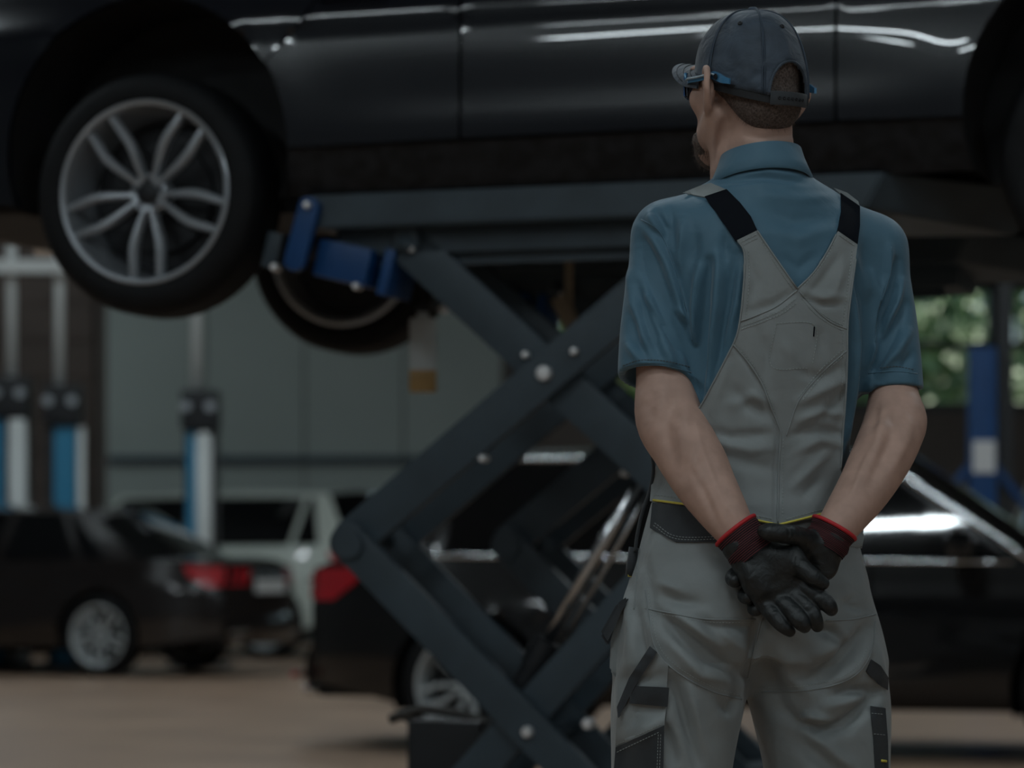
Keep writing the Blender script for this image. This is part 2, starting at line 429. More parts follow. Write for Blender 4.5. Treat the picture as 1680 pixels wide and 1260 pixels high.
# wheel meshes, shared by every car; the axle is local Y, outer face towards +Y
def wheel_meshes():
    RY = Matrix.Rotation(-math.pi / 2, 4, 'X')       # lathe axis Z -> +Y
    D = {}
    bm = bmesh.new()
    prof = [(.262, .105), (.268, .118), (.285, .122), (.31, .121), (.330, .112), (.343, .095), (.349, .07), (.350, .03)]
    prof = prof + [(r, -h) for r, h in prof[::-1]]
    add_lathe(bm, prof, RY, 72)
    for h in (-.045, 0, .045):                                    # tread grooves as low rings
        add_lathe(bm, [(.3515, h + .016), (.3515, h - .016)], RY, 72)
    D['tyre'] = bm
    bm = bmesh.new()
    add_lathe(bm, [(.266, .100), (.266, .117), (.261, .121), (.252, .118), (.245, .10), (.240, .06)], RY, 72)
    D['rim_lip'] = bm
    bm = bmesh.new()
    add_lathe(bm, [(.266, -.095), (.266, -.118), (.255, -.123), (.238, -.115), (.215, -.06), (.205, -.03)], RY, 60)
    D['inner_rim'] = bm
    bm = bmesh.new()
    add_lathe(bm, [(.240, .062), (.230, .02), (.222, -.05), (.235, -.10), (.262, -.105)], RY, 48)
    D['barrel'] = bm
    bm = bmesh.new()
    add_lathe(bm, [(.0, -.005), (.160, -.005), (.160, -.03), (.219, -.035), (.219, -.045), (.0, -.045)], RY, 40)
    D['brake_disc'] = bm
    # a double spoke: two leaf-like arms from hub to rim
    bm = bmesh.new()
    for s in (-1, 1):
        pts = []
        for i in range(15):
            t = i / 14; r = lerp(.036, .249, t)
            lat = s * (.010 + .033 * math.sin(min(1, t * 1.5) * math.pi / 2) ** 1.3 - .006 * max(0, t - .6))
            wdt = lerp(.0085, .0105, t) + .0035 * math.sin(t * math.pi)
            dep = .088 + .012 * math.sin(t * math.pi * .9) + .012 * t
            pts.append((r, lat, wdt, dep))
        rings = []
        for r, lat, w_, dep in pts:
            ring = [(lat - w_, dep - .030), (lat - w_, dep - .008), (lat - w_ * .45, dep), (lat + w_ * .45, dep), (lat + w_, dep - .008), (lat + w_, dep - .030)]
            rings.append([bm.verts.new((x, y, -r)) for x, y in ring])
        for a, c in zip(rings[:-1], rings[1:]):
            for k in range(6): bm.faces.new((a[k], a[(k + 1) % 6], c[(k + 1) % 6], c[k]))
        bm.faces.new(rings[0]); bm.faces.new(rings[-1][::-1])
    D['spoke'] = bm
    bm = bmesh.new()
    add_lathe(bm, [(.058, .03), (.058, .082), (.050, .090), (.036, .088), (.033, .080), (.0, .080)], RY, 40)
    D['hub'] = bm
    bm = bmesh.new()
    add_lathe(bm, [(.030, .078), (.030, .088), (.026, .091), (.0, .091)], RY, 32)
    D['hub_cap'] = bm
    bm = bmesh.new(); add_cyl(bm, (0, .06, 0), (0, .0875, 0), .0085, seg=6)
    D['lug_bolt'] = bm
    out = {}
    for k, b_ in D.items():
        me = bpy.data.meshes.new(k); bmesh.ops.recalc_face_normals(b_, faces=b_.faces); b_.to_mesh(me); b_.free()
        me.polygons.foreach_set('use_smooth', [True] * len(me.polygons)); me.set_sharp_from_angle(angle=math.radians(38))
        out[k] = me
    return out
WM = wheel_meshes()
def mesh_with(me, mat_):
    key = me.name + '|' + mat_.name
    if key not in WMAT:
        c = me.copy(); c.materials.clear(); c.materials.append(mat_); WMAT[key] = c
    return WMAT[key]
WMAT = {}

def wheel(parent, loc, side, rimmat, scale=1.0, spin=0.0, full=True, width=1.0):
    w = empty('wheel', loc); w.parent = parent
    w.rotation_euler = (0, 0, 0 if side > 0 else math.pi)
    w.scale = (scale, scale * width, scale)
    def part(n, mm, rot=0.0, off=None):
        o = link(n, mesh_with(WM[n], MT[mm]), None, w)
        if rot: o.rotation_euler = (0, rot, 0)
        if off is not None: o.location = off
        return o
    part('tyre', 'rubber'); part('rim_lip', rimmat); part('inner_rim', rimmat); part('barrel', rimmat); part('brake_disc', 'rimdark')
    for k in range(5):
        part('spoke', rimmat, spin + k * 2 * math.pi / 5)
    part('hub', rimmat); part('hub_cap', 'rimdark')
    if full:
        for k in range(5):
            a = spin + (k + .5) * 2 * math.pi / 5
            part('lug_bolt', 'blackmetal', 0, (.041 * math.sin(a), .004, -.041 * math.cos(a)))
    return w

CARS = dict(
    hatch=dict(wb=3.05, ro=.88, fo=.90, w=.90, belt=(.98, .94, .70), roof=1.52, roofx=(-.30, 1.95), rear=(-.80, .99), cowl=2.78, yr=.60, arch=.385, wr=.345),
    sedan=dict(wb=2.75, ro=1.02, fo=.85, w=.90, belt=(.97, .93, .70), roof=1.43, roofx=(.30, 1.75), rear=(-.42, .99), cowl=2.58, yr=.58, arch=.38, wr=.335),
    suv=dict(wb=2.72, ro=.90, fo=.88, w=.93, belt=(1.10, 1.06, .84), roof=1.66, roofx=(-.55, 1.75), rear=(-.86, 1.10), cowl=2.52, yr=.66, arch=.42, wr=.365),
    coupe=dict(wb=2.73, ro=.95, fo=.85, w=.90, belt=(.97, .94, .72), roof=1.44, roofx=(.15, 1.75), rear=(-.50, .99), cowl=2.55, yr=.58, arch=.43, wr=.342),
)
def make_car(style, loc, rz, paint, label, rimmat='rim', spin=0.0, droop=0.0, full=False, handles=True, trim=False, plate_side=True, cat='car', axle_dz=0.0):
    S = CARS[style]; wb, W0 = S['wb'], S['w']
    xr, xf = -S['ro'], wb + S['fo']; xm = (xr + xf) / 2; hl = (xf - xr) / 2
    b0, b1, b2 = S['belt']; zaxle = .345 if style != 'suv' else .365; A = S['arch']; zsill = .25 if style != 'suv' else .30
    paintm = MT[paint]
    root = tag(empty('car', loc, rz), label, cat)
    def belt(x):
        t = (x - xr) / (S['cowl'] - xr)
        if t <= 1: return lerp(b0, b1, max(0, t)) - .05 * max(0, 1 - (x - xr) / .25) ** 2
        u = (x - S['cowl']) / (xf - S['cowl'])
        return lerp(b1, b2, u ** 1.6)
    def plan(x):
        u = max(0, (abs(x - xm) - (hl - .85)) / .85)
        return 1 - .30 * u ** 2.4
    def wid(x, z):
        zc = .50
        y = W0 * plan(x) - .055 * ((z - zc) / .40) ** 2
        y += .014 * float(sstep(.70, .725, np.float64(z)) * (1 - sstep(.725, .82, np.float64(z))))   # shoulder line
        y -= .006 * float(sstep(.42, .50, np.float64(z)) * (1 - sstep(.50, .66, np.float64(z)))) * float(sstep(.35, .9, np.float64(x)) * (1 - sstep(wb - .9, wb - .4, np.float64(x))))
        for xa in (0, wb):                                                                          # flared arches
            d = math.hypot(x - xa, z - zaxle - axle_dz)
            y += .004 * math.exp(-((d - A) / .09) ** 2)
        return y
    def arch_pts(xa, a0, a1, n=18, r=A):
        return [(xa + r * math.cos(a), zaxle + axle_dz + r * math.sin(a)) for a in np.linspace(a0, a1, n)]
    g = .004
    zb = zsill
    asin = math.asin((zb - zaxle - axle_dz) / A) if abs((zb - zaxle - axle_dz) / A) < 1 else -.2
    xB = .94 if style == 'coupe' else .98            # rear edge of the front door
    xA = xB + 1.03                                    # front edge of the front door
    zro = zb + .13; SP = .03 if full else .075
    def topline(x0, x1, n=10): return [(x, belt(x)) for x in np.linspace(x0, x1, n)]
    ar = lambda xa, z: math.asin(max(-1, min(1, (z - zaxle - axle_dz) / A)))
    for side in (1, -1):
        fn = lambda x, z, s=side: (x, s * wid(x, z), z)
        fl_ = side > 0
        kw = dict(spacing=SP, flip=fl_)
        xq = A + .06
        # quarter panel round the rear wheel
        out = [(xr, zb + .10), (xr + .02, belt(xr))] + topline(xr + .05, .52, 8) + [(.52, .80), (.47, .72)] 
        arc = arch_pts(0, ar(0, .62) if .62 < zaxle + A else 1.0, math.pi - asin, 24)
        out += arc
        panel_obj('quarter_panel', out[::-1] if False else out, fn, paintm, root, **kw)
        # rear door, front door, front fender
        arc2 = arch_pts(0, ar(0, zro), ar(0, .62), 8)
        panel_obj('rear_door', [(xB - g, zro + g)] + [(xB - g, belt(xB))] + topline(xB - .05, .52 + 2 * g, 5) + [(.52 + 2 * g, .80), (.47 + 2 * g, .72)] + [(x + 2 * g, z) for x, z in arc2[::-1]], fn, paintm, root, spacing=SP, flip=fl_)
        panel_obj('front_door', [(xA - g, zro + g), (xA - g, belt(xA))] + topline(xA - .1, xB + .1, 8) + [(xB + g, belt(xB)), (xB + g, zro + g)], fn, paintm, root, spacing=SP, flip=fl_)
        af = arch_pts(wb, math.pi - ar(wb, zro), asin, 26)
        panel_obj('front_fender', [(xA + g, zro + g)] + af + [(xf, zb + .10), (xf, belt(xf))] + topline(xf - .05, xA + .05, 12) + [(xA + g, belt(xA))], fn, paintm, root, spacing=SP, flip=fl_)
        # rocker
        a0 = arch_pts(0, asin, ar(0, zro), 4); a1 = arch_pts(wb, math.pi - ar(wb, zro), math.pi - asin, 4)
        panel_obj('rocker_panel', a0 + [(x, zro) for x in np.linspace(a0[-1][0] + .03, a1[0][0] - .03, 14)] + a1 + [(x, zb) for x in np.linspace(a1[-1][0] - .03, a0[0][0] + .03, 14)],
                  lambda x, z, s=side: (x, s * (wid(x, z) - .02 - .05 * max(0, (zro - z) / .13) ** 2), z), MT['rocker'] if full else paintm, root, spacing=.07, flip=fl_)
        # cabin side and its windows
        ze = S['roof'] - .045; yr_ = S['yr']
        (rx0, rx1) = S['roofx']; (rb, zb2) = S['rear']; cw = S['cowl']
        def cab(x, z, s=side, off=0.0):
            bz = belt(x); t = max(0, min(1, (z - bz) / (ze - bz)))
            return (x, s * (lerp(wid(x, bz) - .015, yr_, t ** 1.15) + off), z)
        xr_b = rb + .06
        cabout = [(cw, belt(cw))] + [(rx1 + .05, ze), (rx0 - .03, ze)] + [(xr_b, belt(xr_b))] + topline(xr_b + .1, cw - .1, 14)
        panel_obj('cabin_side', cabout, cab, paintm, root, spacing=.09, flip=fl_)
        zt = ze - .035
        def inx(z, front):
            t = (z - .98) / (ze - .98)
            return lerp(cw - .13, rx1 - .03, t) if front else lerp(xr_b + .28, rx0 + .12, t)
        bz0 = lambda x: belt(x) + .03
        gl = [(xB + .06, bz0(xB)), (xB + .02, zt), (inx(zt, True), zt), (inx(belt(cw) + .04, True), bz0(cw))]
        gr = [(inx(b0 + .04, False) + .30, bz0(.2)), (inx(zt, False) + .12, zt), (xB - .07, zt), (xB - .03, bz0(xB))]
        gq = [(inx(b0 + .04, False), bz0(0)), (inx(zt, False), zt - .01), (inx(zt, False) + .06, zt), (inx(b0 + .04, False) + .24, bz0(.2))]
        for oo in (gl, gr, gq):
            panel_obj('side_window', oo, lambda x, z, c=cab, s=side: c(x, z, s, .006), MT['carglass'], root, spacing=.09, flip=not fl_, thick=.005)
        if trim:
            bm = bmesh.new(); pts = [cab(x, belt(x) + .012, side, .012) for x in np.linspace(xr_b + .2, cw - .1, 16)]
            add_tube(bm, pts, .011, 8); bm_obj('window_trim', bm, MT['chrome'], root, smooth=True)
            bm = bmesh.new(); pts = [cab(lerp(cw - .02, rx1 + .03, t), lerp(belt(cw) + .02, ze, t), side, .012) for t in np.linspace(0, 1, 8)]
            add_tube(bm, pts, .016, 8); bm_obj('pillar_trim', bm, MT['chrome'], root, smooth=True)
            bm = bmesh.new(); pts = [cab(lerp(rx1, rx0, t), ze - .005, side, .012) for t in np.linspace(0, 1, 8)]
            add_tube(bm, pts, .012, 8); bm_obj('roof_rail', bm, MT['chrome'], root, smooth=True)
        # taillight and headlight wrap on the corner
        panel_obj('taillight', [(xr + .005, b0 - .22), (xr + .005, b0 - .06), (xr + .30, b0 - .05), (xr + .26, b0 - .13), (xr + .12, b0 - .22)],
                  lambda x, z, s=side: (x, s * (wid(x, z) + .010), z), MT['redlens'], root, spacing=.05, flip=fl_)
        panel_obj('headlight', [(xf - .005, b2 - .14), (xf - .36, b2 - .02), (xf - .34, b2 + .02), (xf - .005, b2 - .03)],
                  lambda x, z, s=side: (x, s * (wid(x, z) + .010), z), MT['whitelens'], root, spacing=.05, flip=not fl_)
        # mirror and handles
        bm = bmesh.new(); add_box(bm, (cw - .33, side * (W0 + .09), belt(cw) + .10), (.13, .17, .13), bevel=.04)
        add_box(bm, (cw - .33, side * (W0 - .02), belt(cw) + .05), (.06, .12, .05), bevel=.015); bm_obj('side_mirror', bm, paintm, root, angle=50)
        if handles:
            for xx in (xB + .16, xB - .72 if False else .62):
                bm = bmesh.new(); add_box(bm, (xx, side * (wid(xx, .80) + .018), .80), (.20, .028, .028), bevel=.01); bm_obj('door_handle', bm, paintm if not trim else MT['chrome'], root, angle=50)
        # wheels, liners
        for xa in (0, wb):
            sp = spin if side > 0 else -spin
            wheel(root, (xa, side * (W0 - .125), zaxle + axle_dz - droop), side, rimmat, S['wr'] / .35, sp, full)
            bm = bmesh.new(); rings = []
            for yy in (side * (W0 - .02), side * (W0 - .38)):
                rings.append([bm.verts.new((xa + (A + .002) * math.cos(a), yy, zaxle + axle_dz + (A + .002) * math.sin(a))) for a in np.linspace(-.35, math.pi + .35, 24)])
            for k in range(23): bm.faces.new((rings[0][k], rings[0][k + 1], rings[1][k + 1], rings[1][k]))
            bm.faces.new(rings[1])
            bm_obj('wheel_liner', bm, MT['underbody'], root, smooth=False)
    # hood, windscreen, roof, rear window, tail
    ys = np.linspace(-1, 1, 13)
    rows = []
    for x in np.linspace(xf - .01, cw, 12):
        e = wid(x, belt(x)) - .004
        rows.append([(x - .04 * yy * yy * 0, e * yy, belt(x) + .055 * (1 - abs(yy) ** 2.6)) for yy in ys])
    strip_obj('hood', rows, paintm, root)
    def cross(E0, E1, bow, crown, n=8):
        out = []
        for t in np.linspace(0, 1, n):
            ex, ey, ez = (lerp(E0[i], E1[i], t) for i in range(3))
            out.append([(ex + bow * (1 - yy * yy), ey * yy, ez + crown * (1 - yy * yy)) for yy in ys])
        return out
    Ec = (cw, wid(cw, belt(cw)) - .015, belt(cw)); Er1 = (rx1 + .05, S['yr'], ze); Er0 = (rx0 - .03, S['yr'], ze); Eb = (xr_b, wid(xr_b, belt(xr_b)) - .015, belt(xr_b))
    strip_obj('windscreen', cross(Ec, Er1, .10, .03), MT['carglass'], root)
    rows = []
    for t in np.linspace(0, 1, 12):
        x = lerp(Er1[0], Er0[0], t)
        rows.append([(x + lerp(.10, -.08, t) * (1 - yy * yy), (S['yr'] + .02 * math.sin(t * math.pi)) * yy, ze + .03 * (1 - yy * yy) + .035 * math.sin(t * math.pi) * (1 - yy ** 4)) for yy in ys])
    strip_obj('roof', rows, paintm, root)
    strip_obj('rear_window', cross(Er0, Eb, -.08, .03), MT['carglass'], root)
    if xr_b > xr + .2:
        rows = []
        for x in np.linspace(xr_b, xr + .01, 8):
            e = wid(x, belt(x)) - .004
            rows.append([(x - .08 * (1 - yy * yy) * (1 if x < xr + .1 else .5), e * yy, belt(x) + .03 * (1 - abs(yy) ** 2.6)) for yy in ys])
        strip_obj('trunk_lid', rows, paintm, root)
    for xe, sg, nm in ((xr, -1, 'tail_panel'), (xf, 1, 'nose_panel')):
        rows = []
        for z in np.linspace(zb + .06, belt(xe), 10):
            e = wid(xe, z)
            rows.append([(xe + sg * .10 * (1 - abs(yy) ** 2.4), e * yy, z) for yy in ys])
        strip_obj(nm, rows, paintm, root, flip=sg > 0)
        rows = []
        for z in np.linspace(zb + .04, .52, 8):
            e = wid(xe, z) + .006
            k = math.sin((z - zb - .04) / (.48 - zb) * math.pi) ** .4 if 0 < (z - zb - .04) / (.48 - zb) < 1 else 0
            rows.append([(xe + sg * (.10 * (1 - abs(yy) ** 2.4) + .035 * k), e * yy, z) for yy in ys])
        strip_obj('bumper', rows, paintm, root, flip=sg > 0)
    # rear face: lamps, plate, chrome bar
    for s in (1, -1):
        rows = []
        for z in np.linspace(b0 - .21, b0 - .07, 4):
            rows.append([(xr - .012 - .10 * (1 - abs(yy) ** 2.4), wid(xr, z) * yy, z) for yy in np.linspace(s * .99, s * .55, 6)])
        strip_obj('taillight', rows, MT['redlens'], root)
    bm = bmesh.new(); add_box(bm, (xr - .115, 0, b0 - .22), (.02, .52, .11), bevel=.004); bm_obj('licence_plate', bm, MT['plate'], root)
    bm = bmesh.new(); add_box(bm, (xr - .118, 0, b0 - .12), (.02, .75, .022), bevel=.005); bm_obj('trunk_trim', bm, MT['chrome'], root)
    for s in (1, -1):
        bm = bmesh.new(); add_box(bm, (xr - .10, s * .52, zb + .13), (.03, .30, .03), bevel=.006); bm_obj('reflector', bm, MT['chrome'] if style != 'hatch' else MT['redlens'], root)
        bm = bmesh.new(); add_cyl(bm, (xr - .09, s * .50, zb + .05), (xr + .2, s * .50, zb + .05), .035, seg=16); bm_obj('exhaust_pipe', bm, MT['steel'], root, angle=40)
    bm = bmesh.new(); add_box(bm, (xf + .10, 0, b2 - .16), (.03, .70, .12), bevel=.01); bm_obj('grille', bm, MT['rimdark'], root)
    # underbody between the wheels, with exhaust and tunnel
    bm = bmesh.new()
    add_box(bm, ((xr + xf) / 2, 0, (zb + .66) / 2), (xf - xr - .30, (W0 - .40) * 2, .62 - zb), bevel=.03)
    add_box(bm, (wb / 2, 0, (zb + .60) / 2 + .02), (wb - A * 2 - .12, (W0 - .14) * 2, .52 - zb), bevel=.03)
    add_box(bm, ((xr - .1 + -A) / 2, 0, (zb + .6) / 2 + .05), (abs(xr) - A - .10, (W0 - .30) * 2, .42), bevel=.03)
    bm_obj('underbody', bm, MT['underbody'], root)
    bm = bmesh.new(); add_tube(bm, [(xr + .1, .35, zb + .03), (0, .35, zb - .01), (.5, .12, zb - .02), (wb - .2, .10, zb - .02)], .035, 10); bm_obj('exhaust_line', bm, MT['steel'] if False else MT['underbody'], root, smooth=True)
    return root

# lifted car: side plane seen through the rear wheel; axis turned 17.9 degrees
YAW = math.radians(17.9)
AX = np.array([math.cos(YAW), -math.sin(YAW), 0.0])           # along the car, towards its nose
NB = np.array([math.sin(YAW), math.cos(YAW), 0.0])            # away from the camera, across the car
Pw = W(235, 315, 8.2)                                          # rear wheel centre, outer face
def on_side(px, py, off=0.0):
    """ray through a photo position cut by the vertical plane `off` metres behind the car's near side"""
    d = W(px, py, 1.0) - np.array([0, 0, CH]); o = np.array([0, 0, CH])
    P0 = Pw + NB * off
    t = ((P0 - o) @ NB) / (d @ NB)
    return o + d * t
half = CARS['coupe']['w']
car_loc = Pw + NB * (half - .01); carz = Pw[2] - .275
make_car('coupe', (car_loc[0], car_loc[1], carz), -YAW, 'carnavy',
         'dark navy car raised on the scissor lift', 'rim', spin=0.0, droop=.12, full=True, axle_dz=.05)
# black hatchback behind the lift
pB = W(765, 1130, 14.5)
make_car('hatch', (pB[0] + .88 * math.sin(math.radians(15)), pB[1] + .88 * math.cos(math.radians(15)), 0), math.radians(-15), 'carblack',
         'black hatchback with chrome window trim parked behind the scissor lift', 'rimlight', trim=True)
# dark car at the left, tail towards the lift
pC = W(163, 1045, 24.0); a = math.radians(22)
make_car('sedan', (pC[0] + .86 * math.sin(a), pC[1] + .86 * math.cos(a), 0), math.pi - a, 'carbrown',
         'dark brown saloon with red tail lamps in front of the white SUV', 'rimlight')
pD = W(435, 1020, 28.6); a = math.radians(25)
make_car('suv', (pD[0] + .9 * math.sin(a), pD[1] + .9 * math.cos(a), 0), math.pi - a, 'carwhite',
         'cream white SUV behind the dark brown saloon', 'rimlight')
pE = W(1860, 1100, 22.0)
make_car('suv', (pE[0], pE[1], 0), math.radians(8), 'carsilver', 'silver SUV beside the blue lift column at the window side', 'rimlight')
# ------------------------------------------------------------------ scissor lift
ZP = on_side(524, 320, .06)[2]                     # platform top
HP = .092
lift_base = on_side(890, 612, .35); 
lift = tag(empty('scissor_lift', (lift_base[0], lift_base[1], 0), -YAW), 'dark grey scissor lift with blue end brackets carrying the navy car', 'lift')
LI = lift.matrix_basis.copy()
bpy.context.view_layer.update(); LINV = lift.matrix_world.inverted()
def loc(p): return LINV @ Vector(p)               # world -> lift local: x along, y away from camera
def lp(px, py, off): return loc(on_side(px, py, off))
pl = loc(on_side(524, 320, .06)); pr = loc(on_side(1450, 284, .06))
def shift(p, dy): return Vector((p.x, p.y + dy, p.z))

def bar(name, p, q, w, th, mat_, r1=None, extra=.0, parent=None, tilt_end=None):
    """flat steel arm with rounded ends in the plane of the lift"""
    p = Vector(p); q = Vector(q); d = Vector((q.x - p.x, 0, q.z - p.z)); L = d.length; a = math.atan2(d.z, d.x)
    poly = []
    for k in range(9):
        t = -math.pi / 2 + math.pi * k / 8; poly.append((L + w * math.cos(t) * .8, w * math.sin(t)))
    for k in range(9):
        t = math.pi / 2 + math.pi * k / 8; poly.append((w * math.cos(t) * .8, w * math.sin(t)))
    M = Matrix.Translation(p) @ Matrix.Rotation(-a, 4, 'Y') @ Matrix(((1, 0, 0, 0), (0, 0, 1, 0), (0, 1, 0, 0), (0, 0, 0, 1)))
    bm = bmesh.new(); add_prism(bm, poly, M, th, bevel=.004)
    return bm_obj(name, bm, mat_, parent or lift, angle=35)
def disc(name, p, r, mat_, depth=.02, parent=None, dome=True):
    bm = bmesh.new()
    M = Matrix.Translation(Vector(p)) @ Matrix.Rotation(math.pi / 2, 4, 'X')
    add_lathe(bm, [(r, -.02), (r, depth * .6), (r * .8, depth), (0.0001, depth * 1.05)] if dome else [(r, -.02), (r, depth), (.0001, depth)], M, 20)
    return bm_obj(name, bm, mat_, parent or lift, angle=40)

for ti, dy in enumerate((0.0, 1.42)):              # near and far platform
    x0, x1 = pl.x - .03, pr.x + .0
    y0 = pl.y + dy; wd = .50
    # platform: hollow beam with a slanted end
    bm = bmesh.new()
    P = [(x0, y0), (x1, y0), (x1 + .33, y0 + wd), (x0, y0 + wd)]
    top = [bm.verts.new((x, y, ZP)) for x, y in P]; bot = [bm.verts.new((x - (.05 if i in (1, 2) else 0), y, ZP - HP - (.0 if i != 2 else .03))) for i, (x, y) in enumerate(P)]
    bm.faces.new(top); bm.faces.new(bot[::-1])
    for k in range(4): bm.faces.new((top[k], bot[k], bot[(k + 1) % 4], top[(k + 1) % 4]))
    bmesh.ops.bevel(bm, geom=list(bm.edges), offset=.006, segments=2, affect='EDGES')
    bm_obj('platform', bm, MT['liftbeam'], lift, angle=35)
    bm = bmesh.new(); add_box(bm, ((x0 + x1) / 2, y0 + wd / 2, ZP - HP - .035), (x1 - x0 - .1, wd - .16, .07), bevel=.006)
    add_box(bm, ((x0 + x1) / 2, y0 + .13, ZP - HP - .05), (x1 - x0 - .2, .03, .10)); bm_obj('platform_rail', bm, MT['liftdark'], lift, angle=35)
    for fx in (.25, .8):                            # rubber pads under the sills
        bm = bmesh.new(); add_box(bm, (lerp(x0, x1, fx), y0 + .17, (ZP + carz + .262) / 2), (.16, .12, carz + .262 - ZP), bevel=.01); bm_obj('lifting_pad', bm, MT['rubber'], lift, angle=35)
    for li, (da, mm) in enumerate(((.02, 'liftgrey'), (.36, 'liftdark'))):
        o = dy + da; th = .035
        sg = 1 if li == 0 else -1
        A1a, A1b = lp(657, 398, .08), lp(1150, 850, .08)
        A2a, A2b = lp(570, 885, .08), lp(1165, 378, .08)
        A3a, A3b = lp(570, 885, .08), lp(1010, 1340, .08)
        A4a, A4b = lp(1150, 850, .08), lp(700, 1350, .08)
        w = .057
        bar('scissor_arm', shift(A1a, o + th + .005), shift(A1b, o + th + .005), w, th, MT[mm])
        bar('scissor_arm', shift(A2a, o), shift(A2b, o), w, th, MT[mm])
        bar('scissor_arm', shift(A3a, o - th - .004), shift(A3b, o - th - .004), w * .92, th, MT[mm])
        bar('scissor_arm', shift(A4a, o), shift(A4b, o), w * .92, th, MT[mm])
        if li == 0:
            pv = lp(890, 612, .08); disc('pivot_bolt', shift(pv, o), .022, MT['bolt'])
            for q in ((853, 580), (665, 405), (940, 576), (870, 1200), (962, 1188), (790, 752)):
                pb = lp(*q, .08); disc('bolt', shift(pb, o + (.04 if q in ((853, 580), (665, 405)) else -.04 if q == (870, 1200) else 0)), .0105 if q[1] < 1000 else .016, MT['bolt'])
            for q in ((578, 893), (1150, 850)):
                disc('pivot_boss', shift(lp(*q, .08), o - .035 if q[0] == 578 else o + .0), .04, MT['liftdark'], dome=False)
    # cross shafts joining the arm pairs
    for q in ((570, 885), (890, 612), (1150, 850), (885, 1205), (657, 398), (1165, 378)):
        c = lp(*q, .08); bm = bmesh.new(); add_cyl(bm, shift(c, dy + .03), shift(c, dy + .43), .02, seg=16); bm_obj('cross_shaft', bm, MT['liftdark'], lift, smooth=True)
    # hangers from platform to the upper arm ends
    for q in ((657, 398), (1165, 378)):
        c = lp(*q, .08); bm = bmesh.new(); add_box(bm, (c.x, c.y + dy + .2, (c.z + ZP - HP) / 2 + .01), (.07, .32, abs(ZP - HP - c.z) + .05), bevel=.006); bm_obj('hanger_bracket', bm, MT['liftdark'], lift, angle=35)
    # blue end bracket and drive box
    pa, pb = lp(506, 337, .03), lp(481, 430, .03)
    bar('end_bracket', shift(pa, dy), shift(pb, dy), .030, .03, MT['liftblue'])
    disc('bolt', shift(pa, dy), .011, MT['bolt'])
    bm = bmesh.new()
    c0, c1 = lp(522, 398, .10), lp(600, 468, .10)
    Mr = Matrix.Rotation(math.radians(13), 3, 'Y')
    add_box(bm, ((c0.x + c1.x) / 2, c0.y + dy + .12, (c0.z + c1.z) / 2 + .005), (.16, .24, .105), M=Mr, bevel=.008)
    bm_obj('drive_box', bm, MT['liftblue'], lift, angle=35)
    bm = bmesh.new(); a1, a2 = lp(632, 420, .10), lp(624, 470, .10)
    add_box(bm, ((a1.x + a2.x) / 2, a1.y + dy + .12, (a1.z + a2.z) / 2), (.03, .20, .13), M=Mr, bevel=.005); bm_obj('side_plate', bm, MT['liftblue'], lift, angle=35)
    disc('bolt', shift(lp(586, 470, .10), dy), .010, MT['bolt'])
    bm = bmesh.new(); b1 = lp(452, 412, .12); add_box(bm, (b1.x, b1.y + dy, b1.z), (.045, .06, .10), M=Mr, bevel=.005)
    bm_obj('stop_plate', bm, MT['liftgrey'], lift, angle=35); disc('bolt', shift(lp(457, 440, .10), dy - .02), .0115, MT['bolt'])
    # link from drive box up to the platform
    bm = bmesh.new(); add_box(bm, ((c0.x + c1.x) / 2 + .02, c0.y + dy + .14, (c0.z + ZP - HP) / 2 + .03), (.10, .18, ZP - HP - c0.z + .06)); bm_obj('mount', bm, MT['blackmetal'], lift)
    # base frame on the floor
    bm = bmesh.new(); bl = lp(640, 1300, .08); br = lp(1240, 1300, .08)
    for yy in (-.02, .40): add_box(bm, ((bl.x + br.x) / 2, bl.y + dy + yy + .02, .07), (br.x - bl.x + .4, .10, .14), bevel=.008)
    for xx in (bl.x, br.x): add_box(bm, (xx, bl.y + dy + .21, .10), (.18, .55, .20), bevel=.01)
    add_box(bm, (lp(1010, 1340, .08).x, bl.y + dy + .2, .16), (.12, .5, .30), bevel=.01)
    add_box(bm, (lp(700, 1350, .08).x, bl.y + dy + .2, .16), (.12, .5, .30), bevel=.01)
    bm_obj('base_frame', bm, MT['liftdark'], lift, angle=35)
    # hydraulic ram
    r0, r1, r2 = lp(1075, 735, .22), lp(893, 1065, .22), lp(760, 1300, .22)
    bm = bmesh.new(); add_cyl(bm, shift(r0, dy), shift(r1, dy), .0175, seg=20); bm_obj('ram_rod', bm, MT['steel'], lift, smooth=True)
    bm = bmesh.new(); add_cyl(bm, shift(r1 + (r0 - r1) * -.0, dy), shift(r2, dy), .036, seg=20); add_cyl(bm, shift(r1 + (r0 - r1) * .04, dy), shift(r1 + (r2 - r1) * .12, dy), .043, seg=20); bm_obj('ram_barrel', bm, MT['blackmetal'], lift, angle=40)
    g0, g1 = lp(1100, 735, .26), lp(922, 1062, .26)
    bm = bmesh.new(); add_cyl(bm, shift(g0, dy), shift(g1, dy), .008, seg=12); bm_obj('oil_pipe', bm, MT['steel'], lift, smooth=True)
    if ti == 0:
        # hoses looped at the foot, and a beige stop block
        for (pts, r) in ((((640, 1180), (690, 1163), (750, 1170), (800, 1185), (840, 1230)), .014), (((650, 1172), (700, 1190), (770, 1196), (820, 1220)), .012), (((720, 1215), (745, 1238), (790, 1230), (800, 1205), (760, 1195)), .012)):
            bm = bmesh.new(); add_tube(bm, [lp(x, y, .50) for x, y in pts], r, 10); bm_obj('hydraulic_hose', bm, MT['hose'], lift, smooth=True)
        bm = bmesh.new(); hp = lp(742, 1260, .50); add_box(bm, (hp.x, hp.y, hp.z / 2 + .07), (.22, .16, hp.z + .14), bevel=.01); bm_obj('valve_block', bm, MT['blackmetal'], lift, angle=35)
